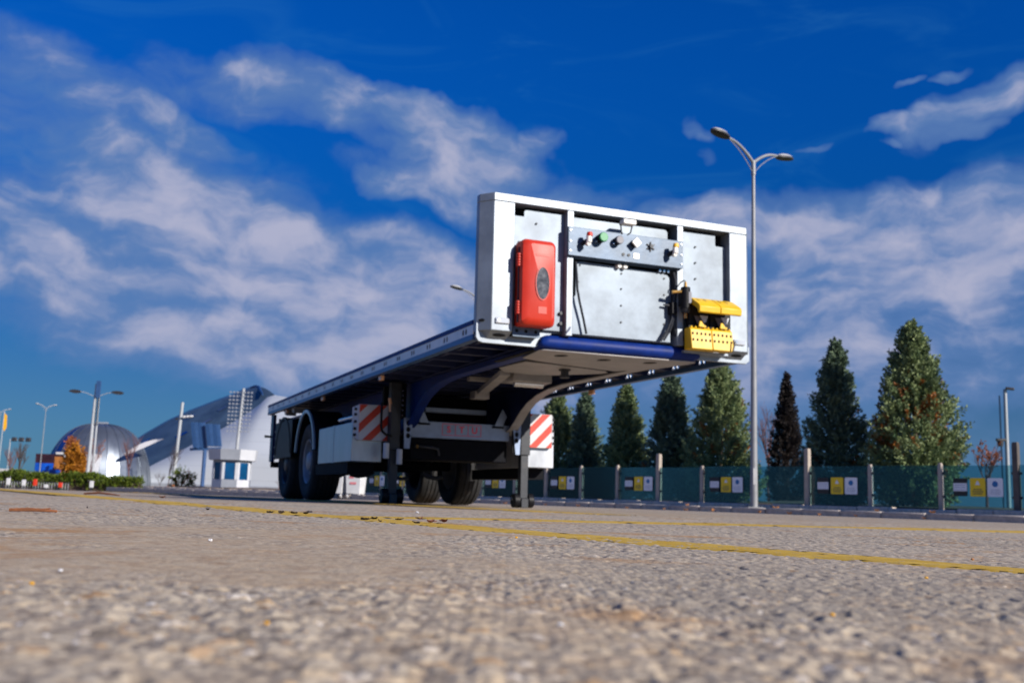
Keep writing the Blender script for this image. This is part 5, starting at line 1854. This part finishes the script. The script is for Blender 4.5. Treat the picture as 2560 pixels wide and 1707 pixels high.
def build_hedge():
    h = thing('hedge', 'long clipped green hedge at the far left of the yard', 'hedge', far(-33.0, 78.0), R(-4))
    rng = np.random.default_rng(77)
    n = 2600
    u = rng.uniform(-9.5, 5.9, n)
    top = 1.18 + 0.10 * np.sin(u * 1.3) + 0.07 * np.sin(u * 3.1 + 1) - 0.06 * np.clip(u - 2.5, 0, 5)
    v = rng.uniform(-0.75, 0.75, n)
    w = rng.uniform(0.0, 1.0, n) ** 0.6
    c = np.stack([u, v * np.where(w > 0.85, 0.75, 1.0), 0.15 + w * (top - 0.1)], -1)
    d = np.stack([rng.normal(0, 0.5, n), v, rng.uniform(0.2, 1.0, n)], -1)
    d /= np.linalg.norm(d, axis=1, keepdims=True)
    leaf_object('crown', c, d, rng.uniform(0, 1, n), [M['hedge']], np.zeros(n, int), 78, 12, 0.16, 0.15, 0.08, h)
    MB().box(-9.5, 5.8, -0.25, 0.25, -0.1, 0.75).build('stems', M['bark'], h)
    rail = thing('low_railing', 'low dark metal railing in front of the hedge', 'railing', far(-35.6, 74.5), R(-3))
    MB().box(-8.0, 4.6, -0.03, 0.03, 0.50, 0.55).build('top_rail', M['leg'], rail)
    MB().box(-8.0, 4.6, -0.03, 0.03, 0.06, 0.10).build('bottom_rail', M['leg'], rail)
    me = MB().box(-0.018, 0.018, -0.02, 0.02, 0.0, 0.52).mesh('bar', M['pole_far'])
    for k in range(64):
        link_mesh('bar', me, rail, (-7.9 + 0.196 * k, 0, 0))
    rr = random.Random(5)
    spec = [(-41.2, 'white', 'board_white'), (-39.6, 'yellow', 'flag_yellow'), (-37.9, 'orange', 'board_red'), (-35.3, 'white', 'board_white'), (-34.2, 'white', 'board_white'),
            (-33.4, 'red', 'board_red'), (-32.6, 'white', 'board_white'), (-31.6, 'red', 'board_red'), (-29.4, 'white', 'board_white')]
    nth = {}
    word = ['', 'second ', 'third ', 'fourth ', 'fifth ', 'sixth ']
    for x, nm, mk in spec:
        i = nth.get(nm, 0)
        nth[nm] = i + 1
        hgt = rr.uniform(0.35, 0.75)
        lab = ('small %s marker post at the foot of the hedge, %s%s one from the left' % (nm, word[i] if i else 'first ', nm))
        t = thing('marker_post', lab, 'marker post', far(x, 74.0), 0, 'marker posts along the hedge')
        MB().box(-0.13, 0.13, -0.06, 0.06, hgt * 0.35, hgt).build('panel', M[mk], t, bevel=0.02)
        MB().cyl((0, 0, -0.05), (0, 0, hgt * 0.35), 0.05, 0.04, 10).build('stem', M['leg'], t)
    t = thing('marker_post', 'yellow and white block lying near the right end of the hedge', 'marker post', far(-24.6, 70.0), 0)
    MB().box(-0.35, 0.05, -0.2, 0.2, -0.02, 0.30).build('block', M['flag_yellow'], t, bevel=0.03)
    MB().box(0.055, 0.40, -0.2, 0.2, -0.02, 0.30).build('block', M['board_white'], t, bevel=0.03)


build_hedge()


# ================================================================== buildings far left
def build_hall():
    t = thing('exhibition_hall', 'large white hall with a sweeping curved roof behind the guard booth', 'building', (0, 0, 0))
    # white clad shell: its top edge climbs along the diagonal then falls to the right
    edge = [(-49.0, 0.4), (-47.4, 1.5), (-45.0, 3.0), (-42.0, 5.0), (-39.0, 7.1), (-36.5, 9.0), (-34.6, 10.7), (-33.4, 11.9), (-32.7, 12.9), (-31.8, 13.25), (-30.0, 12.95), (-28.0, 12.35),
            (-25.0, 11.5), (-20.0, 10.2), (-12.0, 8.4), (-4.0, 6.6), (2.0, 5.2)]
    vs, fs = [], []
    m = 14
    for x, h in edge:
        for j in range(m + 1):
            s = j / m
            # vertical below, rolling back towards the ridge
            z = -0.6 + (h + 0.6) * s
            yb = 129.0 + 24.0 * max(0.0, s - 0.35) ** 2 * (h / 13.0)
            vs.append((x, yb, z))
    k = m + 1
    fs = [(i * k + j, (i + 1) * k + j, (i + 1) * k + j + 1, i * k + j + 1) for i in range(len(edge) - 1) for j in range(m)]
    MB().add(vs, fs).build('wall', M['cladding'], t, smooth=60, recalc=False)
    # far side of the roof
    vs2 = []
    for x, h in edge[8:]:
        vs2 += [(x, 129.0 + 24.0 * 0.65 ** 2 * (h / 13.0), h), (x + 3, 165.0, h - 2.0)]
    n = len(edge[8:])
    MB().add(vs2, [(2 * i, 2 * i + 2, 2 * i + 3, 2 * i + 1) for i in range(n - 1)]).build('rear_roof', M['dome_metal'], t, smooth=60, recalc=False)
    # blue-grey inclined roof on the left of the diagonal, with its dark rim
    low = edge[:10]
    up = [(-60.0, 1.0), (-57.5, 3.6), (-54.5, 6.2), (-52.0, 8.0), (-49.0, 9.9), (-46.0, 11.4), (-43.0, 12.7), (-40.0, 13.9), (-38.6, 14.6), (-37.4, 15.05)]
    vs, fs = [], []
    mm = 8
    for (x0, z0), (x1, z1) in zip(low, up):
        y0 = 129.0 + 24.0 * 0.65 ** 2 * (z0 / 13.0) - 0.02
        for j in range(mm + 1):
            s = j / mm
            vs.append((x0 + (x1 - x0) * s, y0 + (149.0 - y0) * s, z0 + (z1 - z0) * s + 0.9 * math.sin(PI * s) * 0.6))
    kk = mm + 1
    fs = [(i * kk + j, (i + 1) * kk + j, (i + 1) * kk + j + 1, i * kk + j + 1) for i in range(len(low) - 1) for j in range(mm)]
    rf = MB().add(vs, fs).build('roof', M['roof_blue'], t, smooth=60, recalc=False)
    pts = [(x, 148.9, z) for x, z in up]
    MB().tube(pts, [0.12, 0.12, 0.14, 0.16, 0.18, 0.2, 0.22, 0.24, 0.25, 0.25], 8).build('roof_rim', M['roof_edge'], rf)
    MB().tube([(-37.4, 148.9, 15.05), (-36.6, 148.0, 15.2), (-35.6, 146.0, 14.9), (-34.4, 142.0, 14.0), (-33.4, 139.3, 13.2)], [0.25, 0.24, 0.22, 0.18, 0.12], 8).build('roof_rim', M['roof_edge'], rf)
    # single roof panes; the lit look is put in by their material
    rng = random.Random(9)
    for (i, j, w) in ((2, 5, 0), (4, 5, 1), (5, 3, 1), (6, 6, 1), (3, 2, 0), (4, 2, 1), (7, 5, 1), (6, 2, 1)):
        a = [Vector(vs[i * kk + j]), Vector(vs[(i + 1) * kk + j]), Vector(vs[(i + 1) * kk + j + 1]), Vector(vs[i * kk + j + 1])]
        c = sum(a, Vector()) / 4
        nrm = (a[1] - a[0]).cross(a[3] - a[0]).normalized()
        if nrm.y > 0:
            nrm = -nrm
        q = [c + (p - c) * 0.42 + nrm * 0.08 for p in a]
        MB().add(q, [(0, 1, 2, 3)]).build('roof_pane', M['dome_metal'] if w else M['dome_glass'], rf, smooth=0, recalc=False)
    # base band, doors and grey wall panels
    for x0, x1, z0, z1 in ((-17.6, -15.0, 2.2, 3.6), (-13.4, -11.0, 1.6, 3.4), (-24.8, -23.8, 2.8, 3.8)):
        MB().box(x0, x1, 128.85, 128.97, z0, z1).build('wall_panel', M['booth_grey'], t)
    MB().box(-46.5, 2.0, 128.7, 128.95, -0.6, 0.9).build('plinth', M['booth_grey'], t)


build_hall()


def build_dome():
    t = thing('dome', 'silver domed building with a dark blue glazed sector left of the hall', 'building', (-49.6, 126.5, -0.4))
    n, m = 48, 16
    Rx, Rz = 6.15, 8.15
    def pt(i, j):
        a = 2 * PI * i / n
        b = PI / 2 * j / m
        return (Rx * math.cos(a) * math.cos(b) ** 0.75, Rx * math.sin(a) * math.cos(b) ** 0.75, Rz * math.sin(b))
    for nm, rng_, mt in (('glazing', [i for i in range(n) if 21 <= i < 32], M['dome_glass']), ('metal_shell', [i for i in range(n) if not 21 <= i < 32], M['dome_metal'])):
        b = MB()
        for i in rng_:
            vs = [pt(i, j) for j in range(m + 1)] + [pt(i + 1, j) for j in range(m + 1)]
            b.add(vs, [(j, m + 1 + j, m + 2 + j, j + 1) for j in range(m)])
        b.build(nm, mt, t, smooth=20, recalc=False)
    s = MB()
    for i in range(0, n, 2):
        s.tube([Vector(pt(i, j)) * 1.004 for j in range(m + 1)], 0.035, 4)
    s.build('seams', M['dome_metal'], t, smooth=0, recalc=False)
    # pale crescent canopy sweeping off to the right
    vs = []
    K = 12
    for i in range(K + 1):
        u = i / K
        x = 5.0 + 3.7 * u
        z = 4.3 + 2.1 * u ** 1.15
        w = 0.55 * math.sin(PI * min(0.999, u * 0.93 + 0.06)) + 0.08
        vs += [(x, -5.6 + 1.8 * u, z), (x - 0.25, -5.1 + 1.8 * u, z + w), (x - 0.1, -4.8 + 1.8 * u, z + w * 0.4)]
    fs = []
    for i in range(K):
        fs += [(i * 3 + j, i * 3 + (j + 1) % 3, (i + 1) * 3 + (j + 1) % 3, (i + 1) * 3 + j) for j in range(3)]
    MB().add(vs, fs).build('canopy', M['wall_pale'], t, smooth=60)
    d = MB().box(1.2, 2.2, -7.3, -5.0, 0, 4.3).build('doorway', M['booth_white'], t, bevel=0.05)
    MB().box(1.05, 1.195, -7.3, -5.2, 0, 4.2).build('door_side', M['booth_glass'], d)
    MB().box(-0.8, 0.6, -0.3, 0.3, Rz - 0.05, Rz + 0.25).build('vent', M['booth_grey'], t)


build_dome()


def build_screen():
    t = thing('screen_wall', 'white framed picture screen with dark, blue and orange image beside the dome', 'screen', far(-50.0, 115.0), R(2))
    MB().box(-2.1, 1.05, 0.0, 0.5, 0.2, 3.9).build('back', M['screen_b'], t)
    MB().box(-2.05, -0.1, -0.05, -0.003, 1.6, 2.9).build('picture', M['screen_a'], t)
    MB().box(-0.095, 1.0, -0.05, -0.003, 1.3, 2.2).build('picture', M['screen_a'], t)
    MB().box(0.0, 0.98, -0.05, -0.003, 2.35, 3.65).build('picture', M['screen_c'], t)
    MB().box(1.055, 2.35, -0.2, 0.7, 0.0, 4.15).build('frame', M['wall_pale'], t)
    MB().box(-0.9, 1.05, -0.25, -0.06, 0.0, 1.25).build('frame', M['wall_pale'], t)
    MB().box(0.1, 1.054, -0.15, 0.6, 3.905, 4.15).build('frame', M['wall_pale'], t)
    w = thing('boundary_wall', 'long low pale wall at the far left behind the hedge', 'wall', far(-62.0, 122.0), 0)
    for k in range(8):
        MB().box(-12 + 2.75 * k, -12 + 2.75 * k + 2.7, 0, 0.3, -0.2, 2.0 + 0.25 * (k % 2)).build('wall_bay', M['wall_pale'], w)


build_screen()


def build_booth():
    x, y = -15.85, 60.0
    t = thing('guard_booth', 'octagonal white guard booth, shaded facets painted grey, with blue windows in front of the hall', 'booth', (x, y, gz(x, y)), R(8))
    n = 8

    def ring(r, z):
        return [(r * math.cos(R(22.5 + 45 * i)), r * math.sin(R(22.5 + 45 * i)), z) for i in range(n)]
    def wall(nm, r0, z0, r1, z1, mats, caps=True):
        for i in range(n):
            j = (i + 1) % n
            a, b = ring(r0, z0), ring(r1, z1)
            ia, ib = ring(r0 - 0.08, z0), ring(r1 - 0.08, z1)
            MB().add([a[i], a[j], b[j], b[i], ia[i], ia[j], ib[j], ib[i]], [(0, 1, 2, 3), (7, 6, 5, 4), (0, 4, 5, 1), (3, 2, 6, 7), (0, 3, 7, 4), (1, 5, 6, 2)]).build(nm, mats[i % len(mats)], t, smooth=0)
    wall('wall_panel', 1.12, -0.15, 1.12, 0.92, [M['booth_white'], M['booth_grey']])  # grey facets put shade into the colour of the white walls
    wall('lintel', 1.12, 1.88, 1.12, 2.02, [M['booth_grey']])
    wall('fascia', 1.38, 2.02, 1.45, 2.62, [M['booth_white'], M['booth_grey'], M['booth_white'], M['booth_white']])  # grey fascia facets carry painted shade too
    rf = ring(1.30, 2.56)
    MB().add(rf, [tuple(range(n))]).build('roof', M['booth_grey'], t, smooth=0)
    MB().add(ring(1.36, 2.03), [tuple(range(n - 1, -1, -1))]).build('soffit', M['booth_grey'], t, smooth=0)
    for i in range(n):
        j = (i + 1) % n
        a, b = Vector(ring(1.10, 0.93)[i]), Vector(ring(1.10, 0.93)[j])
        for u0, u1, mt, nm, off in ((0.0, 0.16, M['booth_white'], 'post', 0.03), (0.84, 1.0, M['booth_white'], 'post', 0.03), (0.16, 0.84, M['booth_glass'], 'window', 0.0)):
            nrm = ((a + b) / 2)
            nrm.z = 0
            nrm.normalize()
            p, q = a + (b - a) * u0 + nrm * off, a + (b - a) * u1 + nrm * off
            up = Vector((0, 0, 0.945))
            ins = nrm * 0.05
            MB().add([p, q, q + up, p + up, p - ins, q - ins, q - ins + up, p - ins + up], [(0, 1, 2, 3), (7, 6, 5, 4), (0, 4, 5, 1), (3, 2, 6, 7), (0, 3, 7, 4), (1, 5, 6, 2)]).build(nm, mt, t, smooth=0)
    # floodlight banks behind the booth
    f = thing('floodlight_bank', 'two dark blue floodlight banks on a post left of the booth', 'floodlight', far(-24.5, 84.0), 0)
    MB().tube([(0, 0, -0.2), (0, 0, 3.6)], 0.16, 8).build('post', M['flood_blue'], f)
    for dx, rz_ in ((-0.55, -0.25), (0.62, 0.2)):
        for k in range(4):
            q = Matrix.Translation((dx + (k - 1.5) * 0.26, -0.2 + 0.1 * k, 4.75 if dx < 0 else 4.8)) @ Matrix.Rotation(R(-10), 4, 'Y')
            MB().boxm(q, 0.245, 0.3, 2.1 if dx < 0 else 1.8).build('lamp_strip', M['flood_blue'] if k % 2 else M['roof_edge'], f)
    MB().bar((-1.2, -0.0, 3.6), (1.3, 0.0, 3.75), 0.2, 0.2).build('cross_arm', M['flood_blue'], f)


build_booth()


def build_masts():
    # thick mast with ladder and twin lamps
    t = thing('lighting_mast', 'thick pale twin mast with dark top panel standing before the dome', 'mast', far(-38.1, 95.0), 0)
    MB().tube([(-0.12, 0, -0.3), (-0.05, 0, 9.8)], [0.19, 0.12], 10).build('pole', M['pole_far'], t, smooth=60)
    MB().tube([(0.30, 0.1, -0.3), (0.25, 0.1, 9.6)], [0.10, 0.08], 8).build('pole', M['pole_far'], t, smooth=60)
    ld = MB()
    for k in range(22):
        ld.box(-0.02, 0.40, -0.10, -0.04, 6.0 + 0.17 * k, 6.06 + 0.17 * k)
    ld.build('ladder', M['lamp_dark'], t)
    MB().box(0.02, 0.42, -0.25, -0.11, 8.5, 10.05).build('top_panel', M['flood_blue'], t)
    for s in (-1, 1):
        MB().tube([(0, 0, 8.55), (s * 1.0, 0, 8.95), (s * 1.55, 0, 9.05)], 0.035, 6).build('arm', M['pole_far'], t)
        MB().prism(ellipse(s * 1.95, 9.03, 0.52, 0.16, 12), -0.2, 0.2, 1).build('lamp_head', M['lamp_dark'], t)
    # pale pole with small cameras
    t = thing('camera_pole', 'pale pole with small white cameras in front of the hall roof', 'pole', far(-22.3, 70.0), 0)
    MB().tube([(-0.12, 0, -0.3), (0.12, 0, 6.15)], [0.13, 0.10], 10).build('pole', M['pole_far'], t, smooth=60)
    MB().bar((0.05, 0, 5.05), (0.85, 0, 5.2), 0.04, 0.04).build('arm', M['pole_far'], t)
    for dx in (0.36, 0.60, 0.82):
        MB().boxm(Matrix.Translation((dx, -0.12, 5.12 + 0.12 * dx)) @ Matrix.Rotation(R(-14), 4, 'Y'), 0.19, 0.34, 0.13).build('camera_body', M['board_white'], t, bevel=0.03)
    MB().boxm(Matrix.Translation((-0.15, -0.1, 5.02)), 0.14, 0.2, 0.12).build('camera_body', M['leg'], t)
    # stadium floodlight mast
    t = thing('floodlight_mast', 'tall floodlight mast with a grid of lamps above the booth', 'mast', far(-29.2, 112.0), 0)
    MB().tube([(-0.25, 0, -0.3), (0.22, 0, 11.6)], [0.22, 0.14], 10).build('pole', M['pole_far'], t, smooth=60)
    fr = MB()
    for k in range(11):
        fr.box(-1.25, 1.15, -0.06, 0.0, 6.91 + 0.42 * k, 6.94 + 0.42 * k)
    fr.build('lamp_frame', M['booth_grey'], t)
    lm = MB().box(-0.085, 0.085, -0.18, -0.07, -0.09, 0.09).mesh('lamp', M['booth_grey'], 0)
    for k in range(11):
        for i in range(7):
            if i == 3:
                continue
            link_mesh('lamp', lm, t, (-1.2 + 0.385 * i + 0.02 * k * 0.3, 0, 6.93 + 0.42 * k))
    # camera pole on the right
    t = thing('camera_pole', 'thin white camera pole at the right edge behind the fence', 'pole', (19.25, 40.0, 0.3), 0)
    MB().tube([(0, 0, 0), (0.02, 0, 4.75)], [0.085, 0.065], 10).build('pole', M['pole_far'], t, smooth=60)
    MB().tube([(-0.16, 0.1, 0), (-0.16, 0.1, 4.5)], 0.03, 8).build('conduit', M['pole'], t)
    MB().bar((0.0, -0.1, 4.78), (0.30, -0.16, 4.74), 0.12, 0.10).build('camera_body', M['lamp_dark'], t, bevel=0.02)
    MB().box(-0.42, -0.05, -0.12, 0.02, 2.72, 2.82).build('camera_body', M['lamp_dark'], t, bevel=0.02)
    MB().cyl((-0.26, -0.05, 2.52), (-0.26, -0.05, 2.72), 0.10, 0.12, 12).build('camera_dome', M['lamp_dark'], t)
    # far flag and small floods at the left edge
    t = thing('flag_pole', 'thin pole with a hanging yellow flag at the left edge', 'flag', far(-60.5, 124.0), 0)
    MB().tube([(0, 0, -0.3), (0, 0, 9.1)], 0.06, 8).build('pole', M['pole_far'], t)
    MB().add([(0.06, -0.05, 8.9), (0.42, -0.1, 8.6), (0.45, 0.0, 7.2), (0.28, -0.1, 6.7), (0.06, -0.05, 7.0)], [(0, 1, 2, 3, 4)]).build('flag', M['flag_yellow'], t)
    t = thing('floodlight_mast', 'thin mast with three small floodlights in a row at the far left', 'mast', far(-59.5, 126.0), 0)
    MB().tube([(-0.9, 0, -0.3), (-0.9, 0, 5.9)], 0.07, 8).build('pole', M['pole_far'], t)
    MB().bar((-0.9, 0, 5.85), (1.5, 0, 5.85), 0.08, 0.08).build('cross_arm', M['pole_far'], t)
    for dx in (-0.4, 0.45, 1.3):
        MB().box(dx - 0.28, dx + 0.28, -0.2, 0.1, 5.65, 6.15).build('lamp', M['lamp_dark'], t, bevel=0.05)


build_masts()


def build_bins():
    for i, (x, y, lab) in enumerate(((-6.42, 39.7, 'left of the two white wheeled bins seen under the trailer'), (-5.72, 39.5, 'right of the two white wheeled bins seen under the trailer'))):
        t = thing('wheeled_bin', lab, 'bin', (x, y, 0.118 if i == 2 else 0.0), R(-12), 'white wheeled bins')
        b = MB()
        vs = []
        for z, k in ((0.16, 0.86), (0.92, 1.0)):
            vs += [(-0.31 * k, -0.33 * k, z), (0.31 * k, -0.33 * k, z), (0.31 * k, 0.33 * k, z), (-0.31 * k, 0.33 * k, z)]
        b.add(vs, [(0, 3, 2, 1), (4, 5, 6, 7)] + [(j, (j + 1) % 4, 4 + (j + 1) % 4, 4 + j) for j in range(4)])
        b.build('body', M['dumpster'], t, bevel=0.02)
        MB().box(-0.34, 0.34, -0.36, 0.36, 0.921, 0.985).build('lid', M['dumpster'], t, bevel=0.02)
        MB().box(-0.12, 0.12, -0.325, -0.312, 0.52, 0.60).build('print_mark', M['bin_red'], t)
        MB().box(-0.16, 0.02, -0.333, -0.322, 0.74, 0.80).build('print_mark', M['bin_red'], t)
        for sx in (-0.22, 0.22):
            for sy in (-0.2, 0.2):
                MB().cyl((sx - 0.03, sy, 0.08), (sx + 0.03, sy, 0.08), 0.08, None, 14).build('wheel', M['board_white'], t)


build_bins()


# ================================================================== things lying on the ground
def build_litter():
    rng = random.Random(12)

    def leaf_mesh(L, W, curl, seed, m):
        r = random.Random(seed)
        vs, fs = [], []
        n = 6
        for i in range(n + 1):
            u = i / n
            w = W * math.sin(PI * (0.08 + 0.88 * u)) ** 0.8 * (1 + r.uniform(-.15, .15))
            x = (u - 0.5) * L
            z = curl * (abs(u - 0.5) * 2) ** 2 * L * 0.35
            for v in (-1, 0, 1):
                vs.append((x, v * w / 2, z + abs(v) * W * (0.25 + 0.25 * r.random()) * (1 if curl > 0 else 0.4) + 0.0015))
        for i in range(n):
            for j in range(2):
                fs.append((i * 3 + j, i * 3 + j + 1, (i + 1) * 3 + j + 1, (i + 1) * 3 + j))
        k = len(vs)
        # underside so that the leaf has thickness
        vs += [(a, b, c - 0.0008) for a, b, c in vs]
        fs += [tuple(k + q for q in reversed(f)) for f in fs]
        return MB().add(vs, fs).mesh('blade', m, 40, recalc=False)

    def put(x, y, L, m, label, curl=1.0, group='dry leaves near the yellow lines', zoff=0.0, name='dry_leaf', cat='leaf'):
        t = thing(name, label, cat, (x, y, 0.0), rng.uniform(0, 6.28), group)
        z = float(ground_low(np.array([x]), np.array([y]))[0]) if math.hypot(x, y) < 8 else 0.0
        t.location.z = z + 0.0025 + zoff
        o = link_mesh('blade', leaf_mesh(L, L * rng.uniform(0.45, 0.65), curl, rng.randrange(999), m), t)
        MB().tube([(-L * 0.5, 0, 0.004), (-L * 0.78, L * 0.05, 0.006)], 0.0012, 5).build('stalk', m, t)
        return t
    spots = [(-2.68, 8.15, 0.075, 'dry_leaf', 'curled red-brown leaf on the line far left'),
             (-1.05, 3.69, 0.040, 'dark_leaf', 'small dark leaf left of the dark leaf row'),
             (-0.78, 3.46, 0.034, 'dark_leaf', 'first dark leaf from the left in the row on the line'),
             (-0.745, 3.47, 0.045, 'dark_leaf', 'second dark leaf from the left in the row on the line'),
             (-0.715, 3.54, 0.036, 'dark_leaf', 'third dark leaf from the left in the row on the line'),
             (-0.675, 3.53, 0.045, 'dark_leaf', 'fourth dark leaf from the left in the row on the line'),
             (-0.73, 3.90, 0.030, 'dark_leaf', 'small dark leaf at the back edge of the long line'),
             (-0.385, 2.86, 0.036, 'dark_leaf', 'dark leaf at the front edge where the lines meet'),
             (-0.375, 2.98, 0.032, 'dark_leaf', 'dark leaf on the line just behind the front edge one'),
             (-0.33, 2.76, 0.014, 'dark_leaf', 'tiny dark crumb of leaf where the lines meet'),
             (-0.31, 3.03, 0.030, 'dark_leaf', 'dark brown curled leaf on the line before the fork'),
             (-0.23, 2.72, 0.028, 'dark_leaf', 'flat dark leaf on the near edge of the long line right of the fork'),
             (-0.26, 3.16, 0.028, 'dry_leaf', 'brown leaf at the fork of the yellow lines'),
             (-0.205, 2.86, 0.042, 'dry_leaf', 'red-brown curled leaf standing up on the line right of the fork'),
             (-0.175, 2.97, 0.042, 'dry_leaf', 'red-brown leaf right of the standing one'),
             (-1.25, 3.13, 0.016, 'dark_leaf', 'tiny black speck of leaf on the asphalt left')]
    for x, y, L, mk, lab in spots:
        put(x, y, L * 0.62, M[mk], lab, 0.5 if mk == 'dry_leaf' else 0.12)
    t = thing('twig', 'short reddish twig lying on the asphalt at the left edge', 'twig', (-1.13, 2.52, 0.0), R(6))
    MB().tube([(-0.06, 0, 0.006), (-0.01, 0.004, 0.008), (0.05, 0, 0.006)], [0.004, 0.0045, 0.003], 6).build('stem', M['twig'], t)
    MB().tube([(0.0, 0.004, 0.008), (0.03, 0.014, 0.012)], 0.0018, 5).build('side_shoot', M['twig'], t)
    t = thing('twig', 'long dark twig lying on the far yellow line at the left', 'twig', (-3.55, 9.2, 0.0), R(-25))
    MB().tube([(-0.22, 0, 0.010), (-0.05, 0.01, 0.022), (0.1, 0, 0.014), (0.2, 0, 0.006)], [0.008, 0.010, 0.008, 0.005], 6).build('stem', M['twig'], t)
    MB().tube([(-0.05, 0.01, 0.022), (-0.12, 0.05, 0.03)], 0.004, 5).build('side_shoot', M['twig'], t)
    # autumn leaves blown against the kerb
    ks = sorted([-3.4, -1.0, 1.6, 3.05, 4.9, 6.3, 8.4, 9.55, 10.3, 11.2, 12.5, 13.35, 14.2, 15.1, 16.6])
    w = ['first', 'second', 'third', 'fourth', 'fifth', 'sixth', 'seventh', 'eighth', 'ninth', 'tenth', 'eleventh', 'twelfth', 'thirteenth', 'fourteenth', 'fifteenth']
    for i, s in enumerate(ks):
        p = fpt(s, -1.75 - rng.uniform(0, 0.35))
        put(p[0], p[1], rng.uniform(0.10, 0.17), M['orange_leaf'], 'fallen orange leaf at the foot of the kerb, %s from the left' % w[i], 0.5, 'orange leaves along the kerb', 0.002)
    for i, s in enumerate((9.4, 12.2, 14.9, 16.2)):
        p = fpt(s, -0.8)
        put(p[0], p[1], 0.16, M['orange_leaf'], 'fallen orange leaf on the paving behind the kerb, %s from the left' % w[i], 0.5, 'orange leaves on the paving', 0.118)
    # loose chips of stone and paint
    chips = [(-0.335, 0.80, 0.007, 'board_white', 'pale pebble at the left foreground'), (-0.300, 0.675, 0.006, 'flag_yellow', 'yellow paint chip at the left foreground'),
             (-0.115, 0.52, 0.005, 'flag_yellow', 'yellow paint chip at the bottom, left of centre'), (-0.40, 1.43, 0.011, 'board_white', 'pale pebble on the brown dirt'),
             (0.205, 0.66, 0.006, 'flag_yellow', 'yellow paint chip right of centre in the foreground'), (0.42, 1.05, 0.007, 'flag_yellow', 'yellow paint chip before the long line at the right'),
             (0.02, 1.92, 0.010, 'flag_yellow', 'yellow paint chip near the middle of the long line'), (-0.42, 4.95, 0.030, 'board_white', 'white pebble on the asphalt before the near landing leg'),
             (0.03, 0.55, 0.006, 'board_white', 'white pebble in the middle foreground'), (0.72, 1.62, 0.010, 'orange_leaf', 'orange crumb behind the line at the right edge')]
    for x, y, r, mk, lab in chips:
        r *= 0.27
        bm = bmesh.new()
        bmesh.ops.create_icosphere(bm, subdivisions=2, radius=r)
        rr = random.Random(int(x * 1000))
        for v in bm.verts:
            v.co *= 1 + rr.uniform(-0.22, 0.22)
            v.co.z *= 0.6
        me = bpy.data.meshes.new('pebble')
        bm.to_mesh(me)
        bm.free()
        me.materials.append(M[mk])
        o = link_mesh('pebble', me, None, (x, y, float(ground_low(np.array([x]), np.array([y]))[0]) + 0.0012 + r * 0.35))
        tag(o, lab, 'pebble', 'loose chips on the asphalt')


build_litter()
